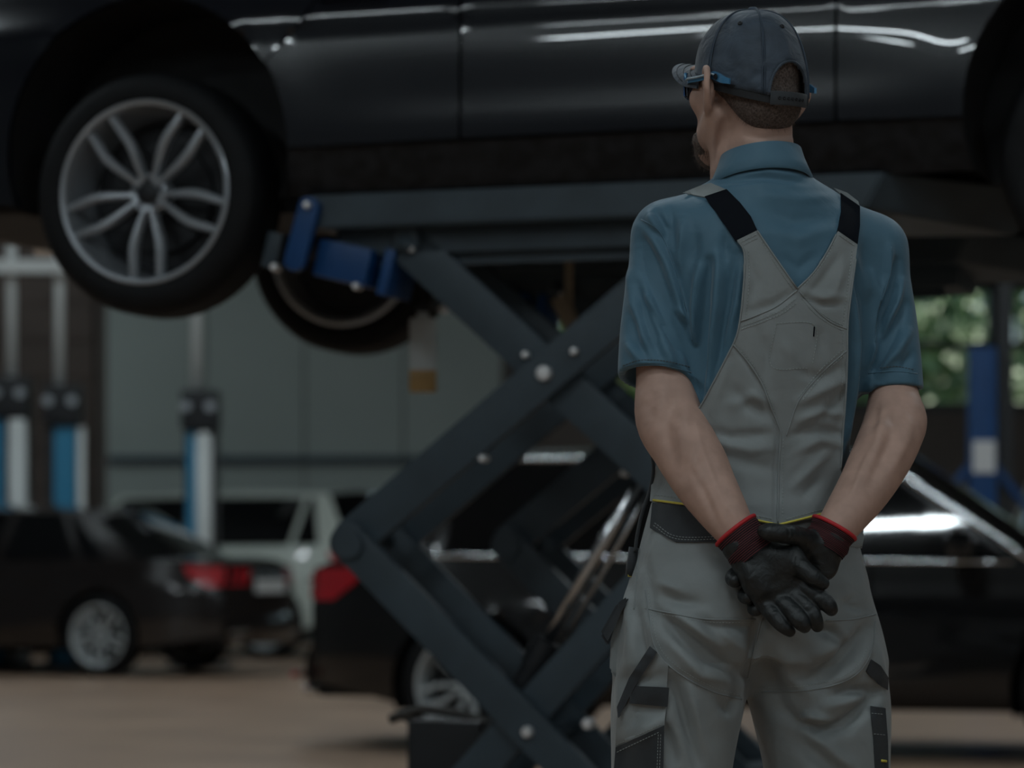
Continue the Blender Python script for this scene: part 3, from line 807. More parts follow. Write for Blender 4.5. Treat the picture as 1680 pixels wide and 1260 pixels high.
        bm = bmesh.new(); bp_ = lp(886, 1142, .30); add_box(bm, bp_, (.04, .05, .06), M=Matrix.Rotation(math.radians(30), 3, 'Y'), bevel=.006); bm_obj('stop_block', bm, MT['beige'], lift, angle=35)
        bm = bmesh.new(); bp_ = lp(930, 515, .80); add_box(bm, bp_, (.045, .05, .11), M=Matrix.Rotation(math.radians(-25), 3, 'Y'), bevel=.008); add_box(bm, (bp_.x, bp_.y + .02, (bp_.z + ZP - HP) / 2), (.02, .02, ZP - HP - bp_.z)); bm_obj('sensor_box', bm, MT['beige'], lift, angle=35)

# hanging bottle with amber oil
bt = on_side(694, 645, .62)
bot_ = tag(empty('bottle', tuple(bt)), 'milky plastic bottle with amber oil hanging under the lifted car', 'bottle')
s = np.linalg.norm(on_side(694, 520, .62) - bt)
bm = bmesh.new(); add_box(bm, (0, 0, s * .5), (.078, .066, s * .96), bevel=.010); add_cyl(bm, (0, 0, s * .97), (0, 0, s * 1.08), .02, .016, 16)
bm_obj('bottle_body', bm, MT['milky'], bot_, angle=40)
bm = bmesh.new(); add_box(bm, (0, 0, s * .16), (.0805, .0685, s * .30), bevel=.010); bm_obj('oil', bm, MT['amber'], bot_, angle=40)
bm = bmesh.new(); add_cyl(bm, (0, 0, s * 1.06), (0, 0, s * 1.14), .018, seg=16); bm_obj('bottle_cap', bm, MT['blackmetal'], bot_, angle=40)
bm = bmesh.new(); add_cyl(bm, (0, 0, s * 1.12), (0, 0, ZP - HP - bt[2]), .003, seg=8); bm_obj('hanging_wire', bm, MT['blackmetal'], bot_)

# ------------------------------------------------------------------ lift columns at the far left, and the blue one by the window
def lift_column(px, d, ztop, label, blue, grey, plate=None, flip=1, mast=4.6):
    x = (px - 840) / F * d
    t = tag(empty('lift_column', (x, d, 0)), label, 'lift column', 'lift columns along the far wall')
    bm = bmesh.new(); add_box(bm, (0, 0, .02), (.55, .5, .04), bevel=.005); bm_obj('base_plate', bm, MT['liftdark'], t)
    bm = bmesh.new(); add_box(bm, (0, .06, ztop / 2), (.30, .20, ztop), bevel=.008); bm_obj('column_post', bm, MT['darkframe'], t)
    bm = bmesh.new(); add_box(bm, (blue[0], -.06, ztop / 2 - .0), (blue[1], .08, ztop - .06), bevel=.006); bm_obj('column_face', bm, MT['columnblue'], t)
    bm = bmesh.new(); add_cyl(bm, (grey[0], -.07, .04), (grey[0], -.07, ztop - .03), grey[1], seg=20); bm_obj('cover_tube', bm, MT['column'], t, smooth=True)
    bm = bmesh.new(); add_box(bm, (.0, -.02, ztop + .17), (.34, .30, .36), bevel=.03); bm_obj('carriage', bm, MT['blackmetal'], t, angle=40)
    for sx in (-.12, .10):
        bm = bmesh.new(); add_cyl(bm, (sx, -.165, ztop + .2), (sx, -.20, ztop + .2), .045, seg=18); bm_obj('roller', bm, MT['rim'], t, angle=40)
    bm = bmesh.new(); add_cyl(bm, (-.05 * flip, .05, ztop + .3), (-.05 * flip, .05, mast), .045, seg=16); bm_obj('mast', bm, MT['column'], t, smooth=True)
    if plate:
        for z in plate:
            bm = bmesh.new(); add_box(bm, (blue[0], -.105, z), (blue[1] * .96, .012, .09), bevel=.003); bm_obj('label_plate', bm, MT['labelwhite'], t)
    return t
lift_column(20, 26.5, 2.27, 'lift column with wide grey cover tube next to the one with white plates', (-.13, .12), (.06, .085), plate=(1.05,), flip=.3)
lift_column(105, 26.5, 2.20, 'lift column with broad blue face and two white plates', (.02, .19), (.165, .035), plate=(1.07, .90))
lift_column(330, 26.5, 2.15, 'lift column standing behind the white SUV', (-.08, .08), (.03, .075), flip=1)
bm = bmesh.new(); add_box(bm, (-4.9, 26.44, 3.62), (2.0, .10, .12), bevel=.01)
for x in (-5.8, -4.92): add_box(bm, (x, 26.44, 5.3), (.05, .05, 3.4))
tag(bm_obj('cable_duct', bm, MT['column']), 'pale horizontal cable duct across the lift column masts', 'cable duct')
# blue column, right
d = 20.0; x = (1611 - 840) / F * d
t = tag(empty('lift_column', (x, d, 0)), 'tall blue lift column with white sheet near the window', 'lift column', 'lift columns along the far wall')
zt = CH + 350 / F * d
bm = bmesh.new(); add_box(bm, (0, 0, zt / 2), (.175, .16, zt), bevel=.008); bm_obj('column_post', bm, MT['columnblue'] if False else MT['liftblue'], t, angle=40)
bm = bmesh.new(); add_box(bm, (0, 0, .02), (.5, .5, .04), bevel=.005); bm_obj('base_plate', bm, MT['liftdark'], t)
bm = bmesh.new(); add_box(bm, (0, -.09, CH + 170 / F * d), (.15, .012, .22), bevel=.003); bm_obj('label_plate', bm, MT['labelwhite'], t)
for sx in (-1, 1):
    bm = bmesh.new(); add_box(bm, (sx * .20, 0, CH + 120 / F * d), (.05, .06, .62), M=Matrix.Rotation(sx * math.radians(-38), 3, 'Y'), bevel=.006); bm_obj('brace', bm, MT['liftblue'], t, angle=40)
bm = bmesh.new(); add_box(bm, (.17, .06, zt / 2 + .5), (.09, .10, zt + 1.0), bevel=.006); bm_obj('rail', bm, MT['darkframe'], t, angle=40)
def smoothcurve(pts, n=6):
    """Catmull-Rom through the points"""
    p = np.array(pts, float); q = np.vstack([2 * p[0] - p[1], p, 2 * p[-1] - p[-2]]); out = []
    for i in range(1, len(q) - 2):
        for t in np.linspace(0, 1, n, endpoint=False):
            out.append(.5 * ((2 * q[i]) + (-q[i - 1] + q[i + 1]) * t + (2 * q[i - 1] - 5 * q[i] + 4 * q[i + 1] - q[i + 2]) * t ** 2 + (-q[i - 1] + 3 * q[i] - 3 * q[i + 1] + q[i + 2]) * t ** 3))
    out.append(p[-1]); return np.array(out)
# ------------------------------------------------------------------ implicit surfaces for the figure
class Vol:
    def __init__(s, lo, hi, h):
        s.lo = np.array(lo, float); s.h = h
        s.n = np.ceil((np.array(hi) - s.lo) / h).astype(int) + 1
        s.a = np.full(s.n, 1.0, np.float32)
    def _sl(s, lo, hi):
        i0 = np.clip(np.floor((np.array(lo) - s.lo) / s.h).astype(int), 0, s.n - 1)
        i1 = np.clip(np.ceil((np.array(hi) - s.lo) / s.h).astype(int) + 1, 1, s.n)
        ax = [(s.lo[k] + s.h * np.arange(i0[k], i1[k])).astype(np.float32) for k in range(3)]
        return tuple(slice(i0[k], i1[k]) for k in range(3)), ax[0][:, None, None], ax[1][None, :, None], ax[2][None, None, :]
    def add(s, f, lo, hi, k=.02, mode='u'):
        sl, X, Y, Z = s._sl(np.array(lo) - k * 2 - .01, np.array(hi) + k * 2 + .01)
        if 0 in s.a[sl].shape: return
        d = f(X, Y, Z).astype(np.float32); A = s.a[sl]
        if mode == 'u':
            if k > 0:
                h = np.maximum(k - np.abs(A - d), 0) / k; s.a[sl] = np.minimum(A, d) - h * h * k * .25
            else: s.a[sl] = np.minimum(A, d)
        else:                                    # cut away
            d = -d
            if k > 0:
                h = np.maximum(k - np.abs(A - d), 0) / k; s.a[sl] = np.maximum(A, d) + h * h * k * .25
            else: s.a[sl] = np.maximum(A, d)
    def cone(s, p, q, r1, r2, k=.02, mode='u'):
        p = np.array(p, float); q = np.array(q, float); R = max(r1, r2)
        d = q - p; L2 = max(d @ d, 1e-9)
        def f(X, Y, Z):
            t = np.clip(((X - p[0]) * d[0] + (Y - p[1]) * d[1] + (Z - p[2]) * d[2]) / L2, 0, 1)
            return np.sqrt((X - p[0] - t * d[0]) ** 2 + (Y - p[1] - t * d[1]) ** 2 + (Z - p[2] - t * d[2]) ** 2) - (r1 + (r2 - r1) * t)
        s.add(f, np.minimum(p, q) - R, np.maximum(p, q) + R, k, mode)
    def chain(s, pts, rad, k=.02, mode='u'):
        """tapering limb through the points, no bulges at the joints"""
        C = np.array([list(p) + [r] for p, r in zip(pts, rad)], float)
        if len(C) > 2: C = smoothcurve(C, 5)
        P, r = C[:, :3], C[:, 3]
        def f(X, Y, Z):
            out = None
            for i in range(len(P) - 1):
                p, d = P[i], P[i + 1] - P[i]; L2 = max(d @ d, 1e-9)
                t = np.clip(((X - p[0]) * d[0] + (Y - p[1]) * d[1] + (Z - p[2]) * d[2]) / L2, 0, 1)
                v = np.sqrt((X - p[0] - t * d[0]) ** 2 + (Y - p[1] - t * d[1]) ** 2 + (Z - p[2] - t * d[2]) ** 2) - (r[i] + (r[i + 1] - r[i]) * t)
                out = v if out is None else np.minimum(out, v)
            return out
        s.add(f, P.min(0) - r.max(), P.max(0) + r.max(), k, mode)
    def ell(s, c, r, R=None, k=.02, mode='u'):
        c = np.array(c, float); r = np.array(r, float); R = np.eye(3) if R is None else np.array(R)   # columns = axes
        def f(X, Y, Z):
            x, y, z = X - c[0], Y - c[1], Z - c[2]
            u = [(x * R[0, i] + y * R[1, i] + z * R[2, i]) for i in range(3)]
            k0 = np.sqrt(sum((u[i] / r[i]) ** 2 for i in range(3))); k1 = np.sqrt(sum((u[i] / r[i] ** 2) ** 2 for i in range(3))) + 1e-9
            return k0 * (k0 - 1) / k1
        m = r.max(); s.add(f, c - m, c + m, k, mode)
    def loft(s, sec, yaw, k=.03, p=2.3, mode='u'):
        """horizontal sections: (z, cx, cy, half width, half depth), z falling"""
        S = np.array(sorted(sec, key=lambda q: q[0]), float); c, sn = math.cos(yaw), math.sin(yaw)
        def smooth_interp(Z, col):
            z = S[:, 0]; v = S[:, col]
            m = np.gradient(v, z); i = np.clip(np.searchsorted(z, Z) - 1, 0, len(z) - 2)
            h = z[i + 1] - z[i]; t = np.clip((Z - z[i]) / h, 0, 1)
            return ((2 * t ** 3 - 3 * t ** 2 + 1) * v[i] + (t ** 3 - 2 * t ** 2 + t) * h * m[i] + (-2 * t ** 3 + 3 * t ** 2) * v[i + 1] + (t ** 3 - t ** 2) * h * m[i + 1])
        def f(X, Y, Z):
            zz = Z.ravel(); cx, cy, a, b_ = (smooth_interp(zz, i)[None, None, :] for i in (1, 2, 3, 4))
            x, y = X - cx, Y - cy; u = x * c + y * sn; v = -x * sn + y * c
            k0 = (np.abs(u / a) ** p + np.abs(v / b_) ** p) ** (1 / p)
            d = (k0 - 1) * np.minimum(a, b_)
            over = np.maximum(S[0, 0] - Z, Z - S[-1, 0])
            return np.where(over > 0, np.sqrt(np.maximum(d, 0) ** 2 + over ** 2) + np.minimum(d, 0) * 0 + np.where(d < 0, 0, 0), d) if True else d
        R = max(S[:, 3].max(), S[:, 4].max()) + .02
        s.add(f, (S[:, 1].min() - R, S[:, 2].min() - R, S[0, 0] - .03), (S[:, 1].max() + R, S[:, 2].max() + R, S[-1, 0] + .03), k, mode)
    def plane(s, pt, n, lo, hi, k=.0):
        """cut away what lies on the side n points to"""
        pt = np.array(pt); n = np.array(n, float); n /= np.linalg.norm(n)
        s.add(lambda X, Y, Z: -((X - pt[0]) * n[0] + (Y - pt[1]) * n[1] + (Z - pt[2]) * n[2]), lo, hi, k, 'c')
    def mesh(s, smooth=2):
        A = s.a; I = A < 0
        n = np.array(A.shape) - 1
        cnt = np.zeros(n, np.uint8)
        for dx in (0, 1):
            for dy in (0, 1):
                for dz in (0, 1): cnt += I[dx:dx + n[0], dy:dy + n[1], dz:dz + n[2]]
        act = (cnt > 0) & (cnt < 8); idx = np.argwhere(act)
        cid = np.full(n, -1, np.int32); cid[act] = np.arange(len(idx))
        cor = [(a, b_, c) for a in (0, 1) for b_ in (0, 1) for c in (0, 1)]
        vals = np.stack([A[idx[:, 0] + a, idx[:, 1] + b_, idx[:, 2] + c] for a, b_, c in cor], 1)
        acc = np.zeros((len(idx), 3)); num = np.zeros(len(idx))
        for i in range(8):
            for j in range(i + 1, 8):
                if sum(abs(cor[i][k] - cor[j][k]) for k in range(3)) != 1: continue
                x = (vals[:, i] < 0) != (vals[:, j] < 0)
                t = np.where(x, vals[:, i] / np.where(x, vals[:, i] - vals[:, j], 1), 0)
                for k in range(3): acc[:, k] += np.where(x, cor[i][k] + t * (cor[j][k] - cor[i][k]), 0)
                num += x
        V = s.lo + s.h * (idx + acc / num[:, None])
        Q = []
        for ax in range(3):
            b1, b2 = (ax + 1) % 3, (ax + 2) % 3
            sl0 = [slice(1, -1)] * 3; sl1 = [slice(1, -1)] * 3
            sl0[ax] = slice(0, -1); sl1[ax] = slice(1, None)
            s0, s1 = I[tuple(sl0)], I[tuple(sl1)]
            e = np.argwhere(s0 != s1); fl = s0[tuple(e.T)]
            off = np.array([0 if k == ax else 1 for k in range(3)]); e = e + off
            def cell(d1, d2):
                q = e.copy(); q[:, b1] -= d1; q[:, b2] -= d2; return cid[tuple(q.T)]
            q = np.stack([cell(1, 1), cell(0, 1), cell(0, 0), cell(1, 0)], 1)
            q[~fl] = q[~fl][:, ::-1]; Q.append(q)
        Q = np.vstack(Q)
        for _ in range(smooth): V = laplace(V, Q, .5)
        return V, Q

def edges_of(Q):
    k = Q.shape[1]
    return np.vstack([Q[:, [i, (i + 1) % k]] for i in range(k)])
def laplace(V, Q, w, fix=None):
    E = edges_of(Q); acc = np.zeros_like(V); n = np.zeros(len(V))
    for c in range(V.shape[1]):
        acc[:, c] = np.bincount(E[:, 0], V[E[:, 1], c], len(V)) + np.bincount(E[:, 1], V[E[:, 0], c], len(V))
    n = np.bincount(E[:, 0], minlength=len(V)) + np.bincount(E[:, 1], minlength=len(V))
    out = V + w * (acc / np.maximum(n, 1)[:, None] - V)
    if fix is not None: out[fix] = V[fix]
    return out
def vnormals(V, Q):
    N = np.zeros_like(V)
    a, b_, c = V[Q[:, 0]], V[Q[:, 1]], V[Q[:, 2]]
    fn = np.cross(b_ - a, c - a) if Q.shape[1] == 3 else np.cross(c - a, V[Q[:, 3]] - b_)
    for k in range(Q.shape[1]):
        for j in range(3): N[:, j] += np.bincount(Q[:, k], fn[:, j], len(V))
    return N / (np.linalg.norm(N, axis=1, keepdims=True) + 1e-12)
def folds(V, Q, strokes, gain=1.0, lim=(-99, 99)):
    """cloth folds: each stroke is a line on the cloth, (points, width, height in mm, kind); r = ridge, v = valley, c = overlapping crease"""
    N = vnormals(V, Q); u, v = to_px(V); P = np.stack([u, v], 1); D = np.zeros(len(V))
    front = np.clip((-N[:, 1] + .25) / .5, 0, 1)
    for pts, w, amp, kind in strokes:
        pts = np.array(pts, float)
        seg = np.linalg.norm(np.diff(pts, axis=0), axis=1); tot = seg.sum()
        m = (u > pts[:, 0].min() - 3 * w) & (u < pts[:, 0].max() + 3 * w) & (v > pts[:, 1].min() - 3 * w) & (v < pts[:, 1].max() + 3 * w) & (front > 0)
        ii = np.where(m)[0]
        if not len(ii): continue
        X = P[ii]; best = np.full(len(ii), 1e9); sd = np.zeros(len(ii)); tt = np.zeros(len(ii)); s0 = 0
        for i in range(len(seg)):
            d = (pts[i + 1] - pts[i]) / seg[i]; r = X - pts[i]
            t = np.clip(r @ d, 0, seg[i]); q = r - t[:, None] * d; dist = np.hypot(*q.T)
            b_ = dist < best
            best = np.where(b_, dist, best); sd = np.where(b_, r[:, 0] * d[1] - r[:, 1] * d[0], sd); tt = np.where(b_, (s0 + t) / tot, tt); s0 += seg[i]
        g = np.exp(-(best / w) ** 2) * np.clip(np.sin(np.pi * np.clip(tt * .9 + .05, 0, 1)), 0, 1) ** .55
        if kind == 'c': g = g * np.clip(sd / w, -1.3, 1.3) * 1.5
        D[ii] += g * amp * (-1 if kind == 'v' else 1)
    return V + N * (np.clip(D * gain, *lim) * front * .001)[:, None]
def bvh_of(V, Q): return BVHTree.FromPolygons([tuple(p) for p in V], [tuple(int(i) for i in q) for q in Q])

O = Vector((0, 0, CH))
def cast(px, py, trees):
    d = Vector(W(px, py, 1.0)) - O; dn = d.normalized(); best = None
    for t in trees:
        h = t.ray_cast(O, dn, 20.0)
        if h[0] is not None and (best is None or h[3] < best[1]): best = (h[0], h[3], h[1])
    return (best[0].y, best[2]) if best else (None, None)
def patch(name, outline, trees, off, thick, mat_, parent, spacing=6.0, relax=0, want=False, strokes=None):
    """cloth piece cut to an outline and laid on the figure"""
    P, T = tri_fill(outline, spacing); T = np.array([t for t in T if len(t) == 3])
    dep = np.array([(lambda r: np.nan if r is None else r)(cast(x, y, trees)[0]) for x, y in P])
    E = edges_of(T)
    for _ in range(60):
        bad = np.isnan(dep)
        if not bad.any(): break
        ok = (~np.isnan(dep)).astype(float); d0 = np.where(bad, 0, dep)
        a = np.bincount(E[:, 0], d0[E[:, 1]], len(P)) + np.bincount(E[:, 1], d0[E[:, 0]], len(P))
        n = np.bincount(E[:, 0], ok[E[:, 1]], len(P)) + np.bincount(E[:, 1], ok[E[:, 0]], len(P))
        dep = np.where(bad & (n > 0), a / np.maximum(n, 1), dep)
    dep = np.where(np.isnan(dep), np.nanmedian(dep), dep); base = dep.copy()
    for _ in range(relax):
        dep = np.minimum(base, laplace(dep[:, None], T, .6)[:, 0])
    for _ in range(3): dep = laplace(dep[:, None], T, .5)[:, 0]
    dep = np.minimum(dep, base + .002) - off
    V = np.array([W(x, y, d) for (x, y), d in zip(P, dep)])
    n = np.cross(V[T[0, 1]] - V[T[0, 0]], V[T[0, 2]] - V[T[0, 0]])
    if n[1] > 0: T = T[:, ::-1]
    if strokes: V = folds(V, T, strokes, 1.8, (-5, 12))
    o = pymesh(name, V, T, mat_, parent)
    md = o.modifiers.new('thickness', 'SOLIDIFY'); md.thickness = thick; md.offset = -1
    es = o.modifiers.new('crisp', 'EDGE_SPLIT'); es.split_angle = math.radians(60)
    return (o, bvh_of(V, T)) if want else o
def surf_line(pts, trees, off, step=4.0):
    out = []; pts = np.array(pts, float)
    for i in range(len(pts) - 1):
        k = max(1, int(np.linalg.norm(pts[i + 1] - pts[i]) / step))
        for j in range(k + (i == len(pts) - 2)): out.append(pts[i] + (pts[i + 1] - pts[i]) * j / k)
    P = []
    for x, y in out:
        d, _ = cast(x, y, trees)
        if d is not None: P.append(W(x, y, d - off))
    return P
def cord(name, pts, trees, r, off, mat_, parent, curve=True):
    P = surf_line(smoothcurve(pts) if curve and len(pts) > 2 else pts, trees, off)
    if len(P) < 2: return None
    bm = bmesh.new(); add_tube(bm, P, r, 6); return bm_obj(name, bm, mat_, parent, smooth=True)
def stitches(name, lines, trees, mat_, parent, r=.00075, off=.0006, dash=4.2, gap=2.4):
    bm = bmesh.new(); n = 0
    for pts in lines:
        c = smoothcurve(pts) if len(pts) > 2 else np.array(pts, float)
        seg = np.linalg.norm(np.diff(c, axis=0), axis=1); cum = np.concatenate([[0], np.cumsum(seg)])
        s = 0
        while s + dash < cum[-1]:
            pa = [np.interp(s, cum, c[:, k]) for k in (0, 1)]; pb = [np.interp(s + dash, cum, c[:, k]) for k in (0, 1)]
            da, db = cast(*pa, trees)[0], cast(*pb, trees)[0]
            if da and db and abs(da - db) < .02:
                add_tube(bm, [W(*pa, da - off), W(*pb, db - off)], r, 4); n += 1
            s += dash + gap
    return tag(bm_obj(name, bm, mat_, parent), kind='stuff') if n else None

# ------------------------------------------------------------------ the mechanic
D0 = 4.70
MM = D0 / F                                          # metres per photo pixel at the figure
TY = math.radians(17)                                # body turned a little to the left
def sec(py, cx, a, b_, dy=0.0):
    p = W(cx, py, D0 + dy); return (p[2], p[0], p[1], a * MM, b_ * MM)
SKIN = dict(
    armL=([W(1092, 395, 4.69), W(1086, 520, 4.67), W(1090, 620, 4.645), W(1098, 685, 4.625), W(1122, 730, 4.60), W(1152, 785, 4.57), W(1184, 836, 4.54), W(1208, 873, 4.522), W(1222, 892, 4.515)],
          [38, 42, 46, 55, 54, 49, 40, 31, 24]),
    armR=([W(1442, 415, 4.765), W(1456, 540, 4.75), W(1464, 625, 4.732), W(1467, 692, 4.69), W(1450, 742, 4.65), W(1420, 798, 4.605), W(1390, 842, 4.57), W(1368, 872, 4.55), W(1358, 888, 4.545)],
          [32, 33, 37, 50, 50, 44, 37, 30.5, 23]),
)
# --- head frame
HY = math.radians(33)
HF = np.array([-math.sin(HY), math.cos(HY), 0.0]); HRt = np.array([math.cos(HY), math.sin(HY), 0.0]); HU = np.array([0, 0, 1.0])
tl = math.radians(3)
HF, HU = HF * math.cos(tl) + HU * math.sin(tl), HU * math.cos(tl) - HF * math.sin(tl)
HC = W(1229, 140, 4.71)
HM = np.stack([HRt, HF, HU], 1)
def hd(r, f, u): return HC + HRt * r + HF * f + HU * u

body = Vol((.145, 4.43, .02), (.70, 4.95, 1.86), .0032)
# trunk and legs (under the clothes)
body.loft([sec(y, cx, a - 14, b_ - 14) for y, cx, a, b_ in ((330, 1252, 110, 76), (380, 1258, 150, 96), (450, 1263, 160, 108), (600, 1262, 140, 106), (720, 1248, 132, 98), (850, 1233, 150, 105), (960, 1230, 165, 112), (1060, 1232, 165, 105))], TY)
for cx, dy in (((1120, 1105, 1096, 1090), -.02), ((1335, 1355, 1364, 1372), .03)):
    body.loft([sec(1030, cx[0], 84, 86, dy), sec(1250, cx[1], 74, 78, dy), sec(1420, cx[2], 58, 60, dy), sec(1620, cx[3], 52, 55, dy), sec(1830, cx[3], 36, 40, dy)], TY, k=.03)
for pts, rad in SKIN.values(): body.chain(pts, [r * MM for r in rad], k=.018)
# forearm muscle and elbow forms
body.ell(W(1078, 668, 4.615), (.020, .02, .026), k=.02); body.ell(W(1150, 742, 4.565), (.026, .022, .05), np.array(Matrix.Rotation(math.radians(-30), 3, 'Y')), k=.02)
body.ell(W(1492, 690, 4.68), (.022, .02, .03), k=.02); body.ell(W(1440, 745, 4.62), (.024, .022, .05), np.array(Matrix.Rotation(math.radians(30), 3, 'Y')), k=.02)
body.chain([W(1250, 330, 4.70), W(1110, 388, 4.69)], [46 * MM, 42 * MM], k=.03); body.chain([W(1260, 330, 4.71), W(1420, 400, 4.75)], [46 * MM, 42 * MM], k=.03)
# neck with its two cords
body.chain([W(1246, 185, 4.70), W(1248, 240, 4.70), W(1250, 310, 4.70)], [52 * MM, 54 * MM, 60 * MM], k=.02)
for r, f0 in ((-.062, .012), (.062, .012)): body.cone(hd(r, f0 - .01, -.055), hd(r * .5, .03, -.18), .012, .014, k=.018)
# cranium, face, jaw, nose, ears
body.ell(hd(0, -.004, .026), (.0715, .091, .084), HM, k=.01)
body.ell(hd(0, .040, -.030), (.060, .056, .085), HM, k=.02)
body.chain([hd(-.060, .004, -.052), hd(-.046, .048, -.088), hd(0, .086, -.101)], [.015, .014, .020], k=.03)
body.chain([hd(.060, .004, -.052), hd(.046, .048, -.088), hd(0, .086, -.101)], [.015, .014, .020], k=.03)
body.ell(hd(0, .068, -.082), (.040, .034, .042), HM, k=.02)
body.cone(hd(0, .092, .012), hd(0, .112, -.030), .008, .012, k=.015)
for s in (-1, 1):
    body.ell(hd(s * .044, .056, -.020), (.022, .034, .022), HM, k=.02)                 # cheek bone
    body.ell(hd(s * .030, .092, .012), (.017, .014, .012), HM, k=.012, mode='c')       # eye socket
    body.ell(hd(s * .030, .082, .010), (.0125, .0125, .0125), HM, k=.004)              # eyeball and lid
    body.ell(hd(s * .030, .088, .030), (.024, .010, .007), HM, k=.014)                 # brow
    def ep(f, u, out): return hd(s * (.076 + out), f, u)
    body.chain([ep(.014, -.014, .0), ep(.015, .004, .003), ep(.006, .017, .009), ep(-.009, .018, .017), ep(-.022, .006, .025), ep(-.024, -.014, .026), ep(-.018, -.032, .018), ep(-.006, -.047, .009), ep(.003, -.051, .003)],
               [.0042, .0045, .0050, .0055, .0056, .0052, .0052, .0064, .005], k=.003)
    body.ell(ep(-.005, -.015, .012), (.0055, .0195, .032), HM @ np.array(Matrix.Rotation(s * math.radians(36), 3, 'Z')), k=.006)
    body.chain([ep(.004, -.004, .002), ep(-.008, -.006, .007), ep(-.010, -.024, .007), ep(.0, -.038, .002)], [.007, .0075, .007, .007], k=.008)
body.ell(hd(0, .099, -.066), (.024, .012, .0055), HM, k=.008); body.ell(hd(0, .097, -.078), (.021, .012, .006), HM, k=.008)
# hands inside the gloves
body.chain([W(1222, 892, 4.515), W(1262, 950, 4.505), W(1300, 985, 4.505)], [20 * MM, 11 * MM, 8 * MM], k=.004)
body.chain([W(1358, 888, 4.545), W(1335, 915, 4.55), W(1305, 945, 4.553)], [20 * MM, 11 * MM, 7 * MM], k=.004)
V, Q = body.mesh(2); del body
V = folds(V, Q, [
    (((1112, 640), (1092, 690), (1095, 720), (1110, 775)), 14, 2.6, 'v'), (((1075, 640), (1064, 665), (1068, 690)), 12, 2.0, 'v'),
    (((1128, 660), (1120, 700), (1132, 760)), 12, 2.2, 'r'), (((1138, 770), (1165, 830), (1180, 865)), 7, 1.2, 'v'),
    (((1140, 690), (1152, 740), (1172, 790), (1188, 828)), 5, .9, 'r'), (((1150, 735), (1140, 765), (1148, 790)), 5, .8, 'r'),
    (((1118, 690), (1128, 745), (1122, 780)), 10, 1.8, 'v'), (((1195, 830), (1212, 858)), 5, 1.0, 'r'),
    (((1470, 660), (1462, 720), (1430, 790)), 12, 2.2, 'v'), (((1452, 670), (1440, 730), (1408, 800)), 10, 2.0, 'r'), (((1440, 668), (1432, 700)), 8, 1.6, 'v'),
    (((1495, 670), (1490, 720), (1462, 775)), 9, 1.6, 'r'), (((1425, 745), (1395, 815)), 5, 1.0, 'r'), (((1482, 655), (1500, 690)), 7, 1.2, 'v'),
    (((1188, 200), (1178, 240), (1172, 270)), 7, 3.0, 'v'), (((1198, 205), (1192, 245), (1185, 280)), 8, 2.0, 'r'), (((1300, 222), (1255, 226), (1225, 222)), 5, 1.2, 'v'), 
], 2.5)
person = pymesh('person', V, Q, MT['skin'])
tag(person, 'man seen from behind in blue polo and grey overalls, gloved hands clasped behind him', 'person')
T_BODY = bvh_of(V, Q)

# --- polo shirt
sh = Vol((.145, 4.45, 1.02), (.70, 4.95, 1.64), .0032)
sh.chain([W(1095, 390, 4.69), W(1084, 500, 4.67), W(1078, 570, 4.655), W(1076, 680, 4.64)], [56 * MM, 61 * MM, 62 * MM, 64 * MM], k=.022)
sh.chain([W(1432, 412, 4.755), W(1450, 510, 4.745), W(1462, 590, 4.73), W(1470, 690, 4.715)], [53 * MM, 52 * MM, 49.5 * MM, 49 * MM], k=.022)
LH, RH = W(1077, 622, 4.65), W(1464, 640, 4.725)
LN, RN = np.array((-.10, -.30, -.95)), np.array((.02, -.12, -.99))
sh.chain([W(1082, 610, 4.652), W(1077, 640, 4.645), W(1074, 720, 4.635)], [40 * MM, 57 * MM, 59 * MM], k=.004, mode='c')
sh.chain([W(1463, 628, 4.728), W(1466, 655, 4.722), W(1472, 730, 4.71)], [32 * MM, 44 * MM, 45 * MM], k=.004, mode='c')
sh.plane(LH, LN, LH - np.array((.105, .14, .12)), LH + np.array((.068, .14, .07)))
sh.plane(RH, RN, RH - np.array((.055, .14, .12)), RH + np.array((.08, .14, .05)))
sh.loft([sec(y, cx, a, b_, dy) for y, cx, a, b_, dy in ((318, 1250, 92, 68, .0), (350, 1254, 138, 86, .0), (390, 1260, 166, 102, 0), (440, 1264, 172, 113, .0), (500, 1266, 168, 118, 0), (600, 1264, 158, 118, 0), (700, 1250, 152, 110, 0), (800, 1238, 156, 106, 0), (860, 1233, 160, 108, 0))], TY, k=.03)
sh.chain([W(1248, 336, 4.70), W(1180, 355, 4.695), W(1100, 388, 4.69)], [50 * MM, 49 * MM, 48 * MM], k=.04)
sh.chain([W(1262, 332, 4.71), W(1340, 358, 4.73), W(1428, 408, 4.755)], [50 * MM, 50 * MM, 48 * MM], k=.04)
sh.chain([W(1248, 285, 4.70), W(1252, 330, 4.70)], [62 * MM, 70 * MM], k=.05)
sh.chain([W(1247, 200, 4.70), W(1249, 290, 4.70)], [57 * MM, 60 * MM], k=.004, mode='c')
V, Q = sh.mesh(2); del sh
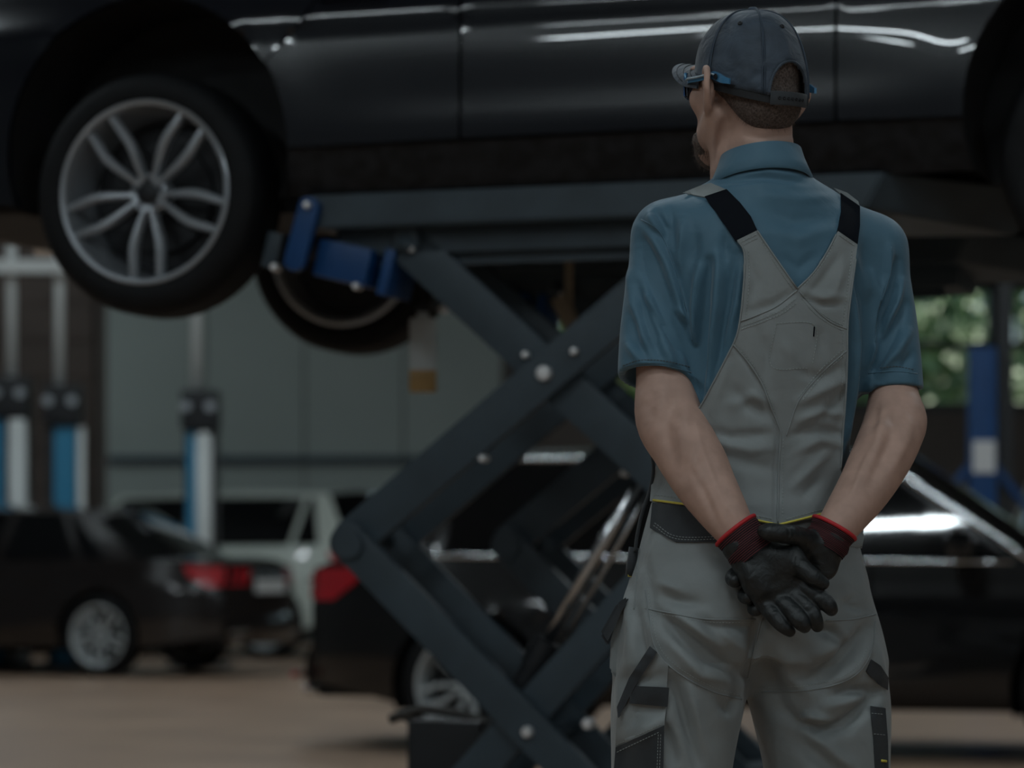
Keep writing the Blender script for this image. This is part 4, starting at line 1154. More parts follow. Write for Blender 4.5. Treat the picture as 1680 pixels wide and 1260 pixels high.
SHIRT_FOLDS = [
    # left sleeve drapes
    (((1056, 378), (1085, 430), (1108, 500), (1128, 560)), 13, 5, 'c'), (((1048, 400), (1062, 440), (1090, 500), (1118, 545)), 13, -6, 'r'),
    (((1042, 470), (1055, 520), (1085, 580)), 12, 5, 'v'), (((1036, 520), (1042, 560), (1060, 590)), 10, 3.5, 'v'), (((1032, 450), (1040, 500), (1058, 560)), 8, 3.5, 'r'),
    (((1070, 500), (1098, 540), (1118, 575)), 9, 5, 'v'), (((1108, 515), (1122, 540), (1134, 580)), 7, 5, 'v'), (((1062, 488), (1085, 520), (1108, 545)), 7, 4, 'r'), (((1105, 505), (1125, 525)), 6, 4, 'r'),
    (((1030, 560), (1050, 590)), 8, 3, 'r'), (((1085, 560), (1105, 600)), 8, 3, 'r'),
    # armhole seam and back, left
    (((1050, 362), (1082, 390), (1106, 440), (1128, 520), (1140, 580)), 7, 3.2, 'v'), (((1078, 350), (1092, 375), (1095, 400)), 7, 3.5, 'v'), (((1065, 352), (1082, 378)), 7, 3, 'r'),
    (((1122, 360), (1116, 420), (1112, 440)), 9, 3, 'r'), (((1100, 345), (1104, 380), (1108, 405)), 7, 2.6, 'v'),
    (((1164, 430), (1156, 480), (1152, 560), (1150, 640)), 9, 7, 'v'), (((1148, 440), (1142, 500), (1136, 560)), 8, 5, 'r'), (((1178, 420), (1176, 500), (1168, 580), (1155, 650)), 9, 5, 'r'),
    (((1205, 420), (1196, 490), (1182, 560), (1165, 620)), 10, 4.5, 'v'), (((1190, 385), (1188, 430)), 9, 3, 'v'), (((1214, 440), (1206, 500), (1190, 560)), 7, 3, 'r'), (((1128, 560), (1146, 640), (1148, 680)), 8, 5, 'v'),
    (((1140, 380), (1136, 430)), 10, 2.5, 'v'),
    # upper back: soft cross folds
    (((1180, 300), (1250, 290), (1330, 300)), 6, 1.8, 'v'), (((1200, 290), (1260, 282), (1310, 288)), 5, 1.5, 'r'), (((1245, 340), (1300, 362), (1370, 360)), 12, 2, 'v'), (((1255, 380), (1310, 392), (1360, 375)), 12, 1.6, 'r'), (((1255, 318), (1310, 328), (1370, 322)), 10, 1.6, 'r'),
    (((1280, 420), (1310, 440), (1345, 415)), 10, 1.5, 'v'),
    # right side of the back and right sleeve
    (((1405, 440), (1418, 500), (1418, 580), (1410, 660), (1400, 730)), 8, 6, 'v'), (((1398, 480), (1406, 560), (1402, 640), (1394, 720)), 7, 4, 'r'), (((1432, 450), (1440, 490), (1434, 560), (1424, 640)), 9, 4, 'r'), (((1416, 400), (1426, 460)), 9, 2.5, 'v'),
    (((1470, 430), (1466, 470), (1446, 515), (1438, 560)), 8, 7, 'v'), (((1478, 460), (1470, 500), (1452, 540)), 6, 4, 'r'), (((1460, 405), (1458, 450), (1444, 490)), 7, 3.5, 'r'),
    (((1484, 500), (1462, 555), (1438, 600)), 9, 5, 'v'), (((1490, 545), (1470, 580), (1440, 610)), 8, 4, 'r'), (((1450, 560), (1442, 590), (1426, 620)), 7, 5, 'v'), (((1496, 580), (1480, 605)), 7, 2.5, 'v'),
    (((1388, 520), (1392, 600), (1388, 690)), 7, 3, 'v'),
]
V = folds(V, Q, SHIRT_FOLDS, 2.8, (-9, 15))
polo = pymesh('polo_shirt', V, Q, MT['shirt'], person)
T_SHIRT = bvh_of(V, Q)
# hem bands of the sleeves
def ring_band(name, c, n, ru, rv, h, thick, mat_, parent, yaw=0.0, taper=1.0, segs=64, lift=None):
    n = Vector(n).normalized(); u = Vector((math.cos(yaw), math.sin(yaw), 0)); u = (u - n * u.dot(n)).normalized(); w_ = n.cross(u)
    rows = []
    for (dh, dr) in ((0, 0), (h, 0)):
        row = []
        for k in range(segs + 1):
            a = 2 * math.pi * k / segs; f = taper if dh else 1
            row.append(Vector(c) - n * dh + u * math.cos(a) * ru * f + w_ * math.sin(a) * rv * f)
        rows.append(row)
    o = strip_obj(name, rows, mat_, parent, thick=thick); return o
stitches('hem_stitching', [((1022, 600), (1050, 591), (1090, 592), (1132, 602))], [T_SHIRT], MT['stitchdark'], polo, dash=3.2, gap=2)
stitches('hem_stitching', [((1444, 604), (1470, 601), (1502, 607))], [T_SHIRT], MT['stitchdark'], polo, dash=3.2, gap=2)
cord('hem_seam', ((1018, 610), (1050, 600), (1090, 600), (1134, 611)), [T_SHIRT], .0011, -.0001, MT['shirt'], polo)
cord('hem_seam', ((1424, 613), (1465, 609), (1505, 613)), [T_SHIRT], .0011, -.0001, MT['shirt'], polo)
cord('armhole_seam', ((1052, 360), (1080, 378), (1103, 425), (1120, 490), (1136, 560)), [T_SHIRT], .0012, -.0002, MT['shirt'], polo)
cord('armhole_seam', ((1462, 405), (1460, 450), (1443, 505), (1436, 560)), [T_SHIRT], .0012, -.0002, MT['shirt'], polo)
# collar: stand and fold
rows = []
cc = W(1248, 262, 4.70)
prof = [(57, 246), (60, 242), (65, 243), (70, 253), (76, 267), (83, 281), (81, 285)]
for r, y in prof:
    row = []
    for k in range(73):
        a = 2 * math.pi * k / 72
        back = -math.sin(a)                                   # 1 towards the camera
        x = cc[0] + (r * MM) * math.cos(a) * 1.0; yy = 4.70 + (r * MM) * .93 * math.sin(a)
        z = CH + (HOR - y) * MM - .022 * (1 - back) * .5 - .012 * math.cos(a) * 0 + .006 * math.cos(a)
        if y > 250: z -= .016 * (1 - back) * .5
        row.append((x, yy, z))
    rows.append(row)
strip_obj('collar', rows, MT['shirt'], polo, thick=.0025)

# --- overalls: trousers
tr = Vol((.13, 4.47, .03), (.66, 4.95, 1.12), .0036)
tr.loft([sec(y, cx, a, b_, dy) for y, cx, a, b_, dy in ((822, 1233, 166, 113, 0), (880, 1231, 180, 120, 0), (950, 1229, 195, 130, -.004), (1020, 1229, 206, 132, -.006), (1080, 1232, 206, 118, .0))], TY, k=.05)
tr.loft([sec(y, cx, a, b_, dy) for y, cx, a, b_, dy in ((965, 1135, 70, 96, -.03), (1030, 1124, 94, 112, -.032), (1120, 1115, 105, 114, -.03), (1260, 1102, 95, 104, -.026), (1420, 1096, 86, 92, -.02), (1620, 1092, 82, 90, -.015), (1860, 1090, 74, 92, -.01))], TY, k=.05)
tr.loft([sec(y, cx, a, b_, dy) for y, cx, a, b_, dy in ((965, 1320, 66, 92, .03), (1030, 1330, 94, 110, .03), (1120, 1341, 113, 112, .032), (1260, 1356, 101, 104, .034), (1420, 1364, 90, 92, .034), (1620, 1370, 84, 90, .034), (1860, 1372, 74, 92, .034))], TY, k=.05)
V, Q = tr.mesh(2); del tr
TR_FOLDS = [
    (((1278, 868), (1262, 950), (1250, 1010), (1238, 1060), (1226, 1110)), 8, 7, 'v'), (((1278, 900), (1262, 980), (1250, 1030)), 30, 8, 'v'),
    # left seat and thigh
    (((1085, 1005), (1120, 1045), (1165, 1085), (1205, 1100)), 15, 11, 'v'), (((1085, 1000), (1130, 1025), (1180, 1060)), 10, 5, 'r'), (((1100, 1050), (1150, 1105), (1195, 1115)), 12, 4, 'r'),
    (((1170, 1010), (1200, 1050), (1232, 1075)), 12, 4, 'r'), (((1160, 1025), (1190, 1030), (1240, 1030)), 9, 4, 'v'), (((1080, 975), (1110, 985), (1150, 990)), 10, 4, 'v'), (((1085, 958), (1120, 970)), 8, 3, 'r'),
    (((1062, 920), (1065, 970), (1070, 1020)), 9, 3, 'v'), (((1042, 1000), (1050, 1050), (1060, 1090)), 9, 4, 'v'), (((1030, 970), (1038, 1040), (1030, 1100)), 9, 4, 'r'),
    (((1105, 1120), (1120, 1160), (1145, 1230), (1155, 1260)), 14, 8, 'v'), (((1130, 1130), (1140, 1180), (1160, 1260)), 10, 5, 'r'), (((1180, 1150), (1195, 1165), (1215, 1140)), 10, 4, 'v'), (((1085, 1180), (1100, 1220), (1110, 1260)), 12, 5, 'v'),
    (((1020, 1100), (1022, 1160), (1030, 1210)), 10, 4, 'r'), (((1035, 1150), (1075, 1170), (1092, 1150)), 10, 3, 'v'), (((1030, 1215), (1060, 1205), (1090, 1185)), 8, 4, 'r'),
    # right seat and thigh
    (((1340, 1108), (1375, 1090), (1405, 1055), (1422, 1030)), 13, 10, 'v'), (((1330, 1080), (1360, 1065), (1395, 1040)), 14, 5, 'r'), (((1365, 1120), (1400, 1100), (1420, 1070)), 10, 5, 'r'), (((1335, 1035), (1365, 1036), (1385, 1060)), 10, 6, 'v'),
    (((1290, 1080), (1297, 1110), (1330, 1140)), 12, 4, 'r'), (((1245, 1060), (1268, 1120), (1285, 1160)), 18, 5, 'v'),
    (((1365, 1145), (1400, 1134), (1440, 1130)), 9, 7, 'v'), (((1310, 1188), (1345, 1198), (1385, 1190), (1420, 1160), (1440, 1138)), 11, 10, 'v'), (((1310, 1180), (1330, 1176), (1365, 1185)), 8, 6, 'r'), (((1345, 1165), (1375, 1150), (1410, 1140)), 14, 5, 'r'),
    (((1330, 1205), (1375, 1245), (1400, 1260)), 12, 5, 'r'), (((1270, 1160), (1300, 1180), (1320, 1176)), 14, 5, 'v'), (((1290, 1200), (1345, 1240), (1380, 1270)), 16, 5, 'v'), (((1400, 985), (1390, 990), (1415, 1000)), 8, 3, 'v'), (((1438, 1060), (1446, 1110), (1448, 1150)), 8, 3, 'r'),
    (((1080, 880), (1060, 940), (1058, 990)), 10, 2, 'r'), (((1390, 880), (1412, 940), (1420, 990)), 10, 2, 'r'),
]
V = folds(V, Q, TR_FOLDS, 2.4, (-16, 16))
ov = pymesh('overalls', V, Q, MT['overalls'], person)
T_TR = bvh_of(V, Q); SURF = [T_SHIRT, T_TR]
# bib back laid over the shirt
bib = [(1066, 822), (1070, 780), (1083, 745), (1108, 712), (1145, 672), (1168, 632), (1190, 590), (1207, 555), (1214, 525), (1219, 480), (1222, 430), (1219, 408), (1209, 394),
       (1242, 378), (1258, 402), (1282, 437), (1308, 474), (1335, 447), (1356, 415), (1375, 379), (1407, 401), (1404, 425), (1398, 470), (1391, 530), (1390, 600), (1387, 660), (1383, 710), (1380, 770), (1388, 835),
       (1345, 848), (1310, 856), (1278, 864), (1240, 856), (1200, 846), (1150, 834), (1110, 827)]
BIB_FOLDS = [
    (((1199, 562), (1224, 594), (1246, 630), (1258, 660), (1274, 700), (1277, 715), (1274, 760), (1272, 858)), 3.5, 2.2, 'v'),
    (((1230, 510), (1270, 500), (1300, 480)), 8, 2.5, 'v'), (((1345, 690), (1372, 660), (1388, 640)), 8, 4, 'v'), (((1310, 660), (1350, 640), (1385, 625)), 8, 3.5, 'r'), (((1315, 610), (1345, 620), (1385, 600)), 9, 2.5, 'v'),
    (((1310, 690), (1350, 675), (1380, 680)), 7, 4, 'r'), (((1300, 715), (1340, 705), (1380, 712)), 8, 4, 'v'), (((1310, 740), (1345, 722), (1380, 730)), 7, 3, 'r'), (((1300, 800), (1330, 770), (1360, 740)), 8, 3, 'r'), (((1318, 815), (1345, 785)), 8, 2.5, 'v'),
    (((1205, 640), (1228, 665), (1262, 685)), 11, 4, 'v'), (((1200, 665), (1235, 650), (1262, 660)), 10, 3, 'r'), (((1160, 705), (1200, 718), (1262, 712)), 9, 4, 'v'), (((1165, 740), (1220, 760), (1270, 770)), 12, 3, 'v'), (((1180, 725), (1230, 738), (1272, 735)), 9, 2.5, 'r'),
    (((1225, 420), (1240, 460), (1235, 490)), 8, 2, 'v'), (((1375, 420), (1350, 460), (1325, 485)), 7, 2, 'v'), (((1388, 430), (1370, 480), (1345, 490)), 7, 2, 'r'), (((1318, 478), (1350, 490), (1385, 488)), 7, 2.6, 'r'), (((1318, 488), (1350, 500), (1380, 500)), 6, 2.2, 'v'),
    (((1240, 540), (1260, 580), (1255, 620)), 10, 2, 'v'), (((1345, 540), (1350, 580)), 8, 2, 'v'), (((1285, 560), (1300, 590)), 9, 1.8, 'r'), (((1195, 600), (1180, 640), (1165, 680)), 8, 2.2, 'r'),
]
bib_o, T_BIB = patch('back_panel', bib, SURF, .0095, .005, MT['overalls'], ov, spacing=4.2, relax=40, want=True, strokes=BIB_FOLDS)
ALL = [T_BIB, T_SHIRT, T_TR]
# overlap of the left shoulder piece, seams and stitching
cord('panel_seam', ((1215, 527), (1240, 518), (1275, 502), (1308, 476)), [T_BIB], .0014, .0004, MT['seamgrey'], ov)
cord('panel_seam', ((1203, 565), (1228, 595), (1250, 630), (1262, 660), (1278, 700), (1281, 715), (1278, 760), (1276, 858)), [T_BIB], .0016, .0004, MT['seamgrey'], ov)
cord('panel_seam', ((1311, 478), (1335, 505), (1362, 528), (1390, 540)), [T_BIB], .0011, .0003, MT['seamgrey'], ov)
cord('panel_seam', ((1390, 575), (1350, 610), (1312, 655), (1295, 700), (1290, 715)), [T_BIB], .0011, .0003, MT['seamgrey'], ov)
cord('panel_edge', bib[2:13], [T_BIB], .0016, .0002, MT['seamgrey'], ov); cord('panel_edge', bib[13:17], [T_BIB], .0016, .0002, MT['seamgrey'], ov)
cord('panel_edge', bib[16:20], [T_BIB], .0016, .0002, MT['seamgrey'], ov); cord('panel_edge', bib[20:28], [T_BIB], .0016, .0002, MT['seamgrey'], ov)
stitches('stitching', [((1214, 398), (1242, 384)), ((1215, 404), (1245, 389)), ((1249, 395), (1275, 437), (1303, 476)), ((1376, 385), (1405, 405)), ((1370, 395), (1350, 432), (1316, 472)),
    ((1217, 535), (1245, 525), (1280, 510), (1306, 490)), ((1217, 540), (1245, 530), (1282, 515), (1308, 496)), ((1228, 410), (1229, 460), (1224, 520)), ((1398, 410), (1391, 470), (1384, 530), (1383, 600), (1380, 660)),
    ((1318, 483), (1340, 508), (1365, 525), (1384, 534)), ((1316, 490), (1337, 514), (1362, 532), (1384, 542)), ((1215, 575), (1240, 605), (1258, 640), (1272, 680)), ((1382, 574), (1345, 608), (1308, 655)), ((1385, 582), (1350, 615), (1314, 660)),
    ((1274, 530), (1265, 600), (1325, 604)), ((1274, 530), (1337, 534), (1333, 600)), ((1285, 720), (1284, 850)), ((1072, 812), (1130, 820), (1200, 838), (1270, 852)), ((1290, 852), (1340, 838), (1380, 828))],
    [T_BIB], MT['stitch'], ov, r=.0008, dash=3.2, gap=2.2)
cord('small_tab', ((1336, 536), (1335, 552)), [T_BIB], .0012, .0006, MT['strapblack'], ov, False)
# yellow piping at the waist
cord('piping', ((1066, 820), (1100, 824), (1135, 829), (1190, 841), (1240, 853), (1277, 861)), ALL, .0019, .0012, MT['yellow'], ov)
cord('piping', ((1277, 861), (1310, 853), (1345, 844), (1388, 833)), ALL, .0019, .0012, MT['yellow'], ov)
# black shoulder straps and their grey ends
s1, TS1 = patch('strap', [(1207, 396), (1243, 379), (1232, 355), (1214, 332), (1192, 310), (1156, 322), (1172, 344), (1190, 370)], SURF, .006, .003, MT['strapblack'], ov, spacing=5, relax=10, want=True)
s2, TS2 = patch('strap', [(1374, 380), (1407, 402), (1411, 370), (1411, 338), (1379, 316), (1381, 345)], SURF, .006, .003, MT['strapblack'], ov, spacing=5, relax=10, want=True)
patch('strap_end', [(1192, 311), (1156, 323), (1120, 316), (1150, 304), (1166, 300)], SURF, .007, .003, MT['seamgrey'], ov, spacing=5)
patch('strap_end', [(1379, 318), (1411, 340), (1408, 330), (1390, 316), (1368, 308)], SURF, .007, .003, MT['seamgrey'], ov, spacing=5)
# back pocket with flap, left
pk, T_PK = patch('pocket', [(1070, 824), (1138, 832), (1190, 843), (1206, 852), (1200, 889), (1150, 889), (1108, 889), (1066, 866)], [T_TR, T_BIB], .005, .003, MT['darkcloth'], ov, spacing=6, relax=6, want=True)
stitches('stitching', [((1072, 862), (1110, 884), (1190, 884)), ((1074, 858), (1111, 880), (1190, 880))], [T_PK], MT['stitch'], ov, r=.0006, dash=3, gap=2.2)
pk2, T_PK2 = patch('pocket', [(1340, 850), (1405, 835), (1417, 868), (1414, 898), (1390, 892), (1350, 892)], [T_TR], .005, .003, MT['darkcloth'], ov, spacing=6, relax=6, want=True)
patch('pocket_flap', [(1386, 888), (1412, 862), (1418, 880), (1414, 900), (1395, 896)], [T_TR, T_PK2], .004, .003, MT['seamgrey'], ov, spacing=5)
# reinforced seat seams, thigh seams
for pts in (((1058, 968), (1064, 1010), (1072, 1055), (1090, 1085), (1125, 1112), (1170, 1135), (1217, 1147)), ((1250, 1136), (1320, 1133), (1375, 1122), (1412, 1100), (1432, 1062), (1436, 1020)),
            ((1058, 998), (1100, 1006), (1160, 1016), (1240, 1016)), ((1355, 1018), (1400, 1016), (1436, 1008)), ((1050, 870), (1046, 930), (1040, 1000))):
    cord('seat_seam', pts, [T_TR], .0013, .0003, MT['seamgrey'], ov)
stitches('stitching', [((1063, 965), (1069, 1008), (1078, 1050), (1095, 1079), (1128, 1105), (1172, 1128), (1216, 1141)), ((1250, 1128), (1320, 1125), (1372, 1114), (1405, 1094), (1425, 1060)), ((1062, 1002), (1110, 1012), (1170, 1021), (1236, 1021))], [T_TR], MT['stitch'], ov, r=.0006, dash=3, gap=2.2)
cord('seat_seam', ((1276, 866), (1262, 950), (1250, 1012), (1238, 1062), (1226, 1112)), [T_TR], .0016, .0002, MT['seamgrey'], ov)
# cargo pocket, left thigh
cp, T_CP = patch('cargo_pocket', [(1072, 1062), (1096, 1092), (1093, 1150), (1089, 1210), (1086, 1275), (1006, 1275), (1010, 1215), (1012, 1175), (1030, 1120)], [T_TR], .006, .003, MT['overalls'], ov, spacing=6, relax=8, want=True,
    strokes=[(((1030, 1190), (1050, 1165), (1090, 1160)), 9, 4, 'v'), (((1040, 1110), (1065, 1115), (1090, 1105)), 9, 3, 'v'), (((1050, 1200), (1070, 1190), (1092, 1180)), 8, 3, 'r'), (((1020, 1250), (1040, 1200)), 8, 3, 'v')])
patch('pocket_band', [(1066, 1060), (1078, 1070), (1045, 1120), (1014, 1178), (1012, 1160), (1032, 1112)], [T_CP, T_TR], .009, .004, MT['darkcloth'], ov, spacing=5)
patch('pocket_tab', [(1035, 1125), (1098, 1128), (1095, 1160), (1032, 1154)], [T_CP, T_TR], .006, .003, MT['darkcloth'], ov, spacing=5)
lo_, T_LO = patch('pocket_lower', [(1010, 1226), (1050, 1208), (1090, 1190), (1088, 1275), (1006, 1275)], [T_CP, T_TR], .003, .003, MT['darkcloth'], ov, spacing=6, relax=4, want=True)
stitches('stitching', [((1012, 1222), (1050, 1204), (1088, 1187)), ((1012, 1234), (1050, 1216), (1084, 1200)), ((1080, 1205), (1078, 1260)), ((1084, 1205), (1082, 1260))], [T_LO, T_CP], MT['stitch'], ov, r=.0006, dash=3, gap=2.2)
# loose tool pocket at the left hip: a bent cloth pouch standing off the leg
def pouch(name, pts, d0, d1, mat_):
    n = len(pts); V = [W(x, y, d0) for x, y in pts] + [W(x, y, d1) for x, y in pts]
    bm = bmesh.new(); a = [bm.verts.new(v) for v in V]
    bm.faces.new(a[:n]); bm.faces.new(a[n:][::-1])
    for k in range(n): bm.faces.new((a[k], a[(k + 1) % n], a[n + (k + 1) % n], a[n + k]))
    bmesh.ops.bevel(bm, geom=list(bm.edges), offset=.004, segments=2, affect='EDGES')
    return bm_obj(name, bm, mat_, ov, angle=60)
pouch('hip_pouch', [(1030, 985), (1012, 1000), (1002, 1050), (1000, 1100), (1014, 1115), (1036, 1110), (1040, 1040)], 4.635, 4.70, MT['overalls'])
pouch('pouch_flap', [(1030, 978), (1012, 990), (984, 1040), (998, 1062), (1008, 1030), (1016, 1000), (1032, 994)], 4.622, 4.64, MT['darkcloth'])
# hanging loop at the left side
bm = bmesh.new(); add_tube(bm, [W(x, y, 4.66) for x, y in smoothcurve(((1068, 735), (1072, 770), (1066, 805), (1054, 840), (1046, 875), (1042, 905)))], .0028, 8); bm_obj('side_strap', bm, MT['darkcloth'], ov, smooth=True)
bm = bmesh.new(); add_tube(bm, [W(x, y, 4.67) for x, y in ((1040, 898), (1036, 925), (1034, 945))], .008, 8); bm_obj('side_buckle', bm, MT['darkcloth'], ov, smooth=True)
bm = bmesh.new(); add_tube(bm, [W(x, y, 4.665) for x, y in ((1030, 944), (1042, 945))], .002, 8); bm_obj('piping', bm, MT['yellow'], ov, smooth=True)
# right thigh: tool flap and ruler pocket
patch('tool_flap', [(1430, 1082), (1445, 1092), (1458, 1112), (1457, 1132), (1440, 1122), (1422, 1102)], [T_TR], .006, .003, MT['darkcloth'], ov, spacing=5)
rp, T_RP = patch('ruler_pocket', [(1428, 1158), (1453, 1162), (1457, 1215), (1458, 1275), (1438, 1275), (1434, 1210)], [T_TR], .006, .004, MT['darkcloth'], ov, spacing=5, want=True)
stitches('stitching', [((1430, 1170), (1452, 1172)), ((1434, 1204), (1456, 1206))], [T_RP], MT['stitch'], ov, r=.0006, dash=3, gap=2)
cord("label_tag", ((1446, 1248), (1454, 1249)), [T_RP], .0022, .001, MT['yellow'], ov, False)

# --- boots
for cx, dy, f in ((1090, -.01, 1), (1372, .034, 1)):
    p = W(cx, 1890, D0 + dy); fd = np.array([-math.sin(TY), math.cos(TY), 0])
    bv = Vol(p - np.array((.20, .16, .12)), p + np.array((.16, .34, .22)), .006)
    p0 = np.array((p[0], p[1], .0))
    bv.chain([p0 + fd * -.02 + (0, 0, .06), p0 + fd * .08 + (0, 0, .052), p0 + fd * .19 + (0, 0, .045)], [.052, .05, .045], k=.03); bv.cone(p0 + (0, 0, .06), p0 + (0, 0, .17), .05, .052, k=.03)
    bv.plane(p0 + (0, 0, .0), (0, 0, -1), p0 - .4, p0 + .4)
    Vb, Qb = bv.mesh(1); pymesh('boot', Vb, Qb, MT['boot'], person)

# --- gloves
def glove(name, build, lo, hi, creases):
    g = Vol(lo, hi, .0014); build(g); V, Q = g.mesh(1); V = folds(V, Q, creases)
    return pymesh(name, V, Q, MT['glove'], person)
def px_(pts): return [W(*p) for p in pts]
def r_(*v): return [x * MM for x in v]
def left_hand(g):
    kn = [(1312, 957, 4.506), (1299, 971, 4.505), (1280, 983, 4.506), (1255, 991, 4.510)]
    for (x, y, d), wr, r in zip(kn, ((1252, 900, 4.515), (1244, 906, 4.515), (1235, 914, 4.517), (1226, 925, 4.52)), (14, 14, 14, 13)):
        g.chain(px_([wr, ((wr[0] + x) / 2, (wr[1] + y) / 2, (wr[2] + d) / 2 - .001), (x, y, d)]), r_(23, 22, r), k=.016)
    g.ell(W(1240, 950, 4.498), (.020, .018, .030), np.array(Matrix.Rotation(math.radians(-35), 3, 'Y')), k=.014)   # heel of the palm
    g.ell(W(1290, 918, 4.496), (.018, .017, .026), np.array(Matrix.Rotation(math.radians(-48), 3, 'Y')), k=.014)   # ball of the thumb
    k = .003
    g.chain(px_([(1300, 912, 4.497), (1316, 932, 4.484), (1333, 946, 4.478), (1350, 957, 4.482)]), r_(18, 15.5, 14, 10.5), k=.008)
    g.chain(px_([(1306, 955, 4.508), (1344, 980, 4.492), (1358, 992, 4.488), (1364, 1000, 4.492)]), r_(15.5, 14.5, 13, 10.5), k=k)
    g.chain(px_([(1294, 966, 4.508), (1328, 1002, 4.490), (1337, 1017, 4.490), (1341, 1027, 4.494)]), r_(15, 14, 12.5, 10), k=k)
    g.chain(px_([(1276, 978, 4.508), (1306, 1010, 4.482), (1315, 1021, 4.478), (1320, 1028, 4.482)]), r_(15, 14.5, 13.5, 10.5), k=k)
    g.chain(px_([(1252, 988, 4.510), (1277, 1018, 4.492), (1288, 1029, 4.490), (1296, 1036, 4.494)]), r_(14, 13, 11.5, 9), k=k)
    g.cone(W(1215, 895, 4.518), W(1232, 915, 4.516), 30 * MM, 27 * MM, k=.012)
glove_cre = [(((1280, 880), (1305, 905), (1300, 935), (1312, 950)), 6, 1.6, 'v'), (((1250, 985), (1280, 975), (1310, 962)), 7, 2, 'v'), (((1240, 940), (1265, 960), (1300, 955)), 14, 2.5, 'v'), (((1303, 905), (1300, 925)), 3, 1.2, 'v'), (((1312, 912), (1308, 930)), 3, 1.0, 'v'),
             (((1252, 1000), (1265, 992), (1280, 996)), 3, 1, 'v'), (((1262, 1010), (1278, 1003)), 3, .8, 'r'), (((1230, 960), (1250, 985)), 4, 1.2, 'r'), (((1296, 1008), (1315, 1000)), 3, .9, 'v'), (((1320, 1005), (1337, 998)), 3, .9, 'v'), (((1330, 985), (1345, 970)), 3, .9, 'v')]
gl1 = glove('glove', left_hand, W(1165, 1060, 4.46) - .0, W(1385, 850, 4.57), glove_cre)
def right_hand(g):
    kn = [(1290, 905, 4.556), (1284, 925, 4.560), (1290, 945, 4.561), (1300, 962, 4.560)]
    for (x, y, d), wr in zip(kn, ((1340, 888, 4.545), (1346, 895, 4.547), (1352, 902, 4.549), (1358, 908, 4.552))):
        g.chain(px_([wr, (x, y, d)]), r_(22, 17), k=.014)
    g.ell(W(1345, 925, 4.540), (.030, .017, .026), np.array(Matrix.Rotation(math.radians(35), 3, 'Y')), k=.012)
    g.ell(W(1325, 898, 4.528), (.024, .018, .019), k=.012)
    k = .0045
    g.chain(px_([(1328, 890, 4.530), (1306, 879, 4.498), (1286, 876, 4.474), (1264, 873, 4.468), (1254, 872, 4.472)]), r_(19, 16, 15, 14.5, 11.5), k=.008)
    g.chain(px_([(1290, 905, 4.556), (1240, 925, 4.562), (1214, 940, 4.556), (1204, 948, 4.535), (1206, 953, 4.518)]), r_(16, 15, 14.5, 14, 11), k=k)
    g.chain(px_([(1284, 925, 4.560), (1250, 955, 4.562), (1232, 970, 4.555), (1223, 977, 4.535), (1227, 980, 4.518)]), r_(15, 14.5, 14, 13, 10.5), k=k)
    g.chain(px_([(1290, 945, 4.561), (1262, 978, 4.560), (1246, 992, 4.550), (1238, 998, 4.534), (1242, 1001, 4.520)]), r_(15, 14, 13, 12, 9.5), k=k)
    g.chain(px_([(1300, 962, 4.560), (1285, 990, 4.555), (1275, 1002, 4.545)]), r_(14, 12, 10), k=k)
    g.cone(W(1364, 880, 4.547), W(1345, 905, 4.548), 30 * MM, 26 * MM, k=.012)
gl2 = glove('glove', right_hand, W(1180, 1025, 4.445), W(1410, 840, 4.60),
            [(((1292, 862), (1296, 876), (1290, 892)), 3, 1.6, 'v'), (((1300, 864), (1303, 880), (1298, 895)), 3, 1.2, 'v'), (((1310, 866), (1312, 885)), 3, 1.0, 'v'), (((1330, 890), (1350, 915), (1362, 945)), 9, 1.5, 'v'), (((1318, 900), (1335, 925)), 6, 1.2, 'v')])
gl1['label'] = 'black coated work glove with its palm turned outwards'; gl2['label'] = 'black coated work glove gripping the other hand'
def knit_cuff(par, a, b_, ra, rb, rim_off):
    """ribbed cuff from the wrist rim a to the palm b"""
    a = np.array(a); b_ = np.array(b_); ax = (b_ - a) / np.linalg.norm(b_ - a); u = np.cross(ax, (0, 1, 0)); u /= np.linalg.norm(u); w_ = np.cross(ax, u)
    V = []; at = []; n = 40; m_ = 44
    for i in range(m_):
        t = i / (m_ - 1); r = ra + (rb - ra) * t + .0013 * math.sin(t * 19 * 2 * math.pi) * .5 + .0012 * math.sin(t * 11 + .5)
        for k in range(n):
            an = 2 * math.pi * k / n; V.append(a + (b_ - a) * t + (u * math.cos(an) + w_ * .92 * math.sin(an)) * r); at.append(t)
    Qc = np.array([(i * n + k, i * n + (k + 1) % n, (i + 1) * n + (k + 1) % n, (i + 1) * n + k) for i in range(m_ - 1) for k in range(n)])
    o = pymesh('cuff', V, Qc, MT['knit'], par)
    x = o.data.attributes.new('course', 'FLOAT', 'POINT'); x.data.foreach_set('value', at)
    bm = bmesh.new(); ring = [a + (u * math.cos(t) + w_ * .92 * math.sin(t)) * (ra + .0006) for t in np.linspace(0, 2 * math.pi, 49)]
    add_tube(bm, ring, .0033, 8); bm_obj('cuff_edge', bm, MT['redrim'], par, smooth=True)
knit_cuff(gl1, W(1207, 870, 4.524), W(1241, 913, 4.516), 36.5 * MM, 40 * MM, 0)
knit_cuff(gl2, W(1369, 866, 4.551), W(1350, 900, 4.548), 36.5 * MM, 37 * MM, 0)

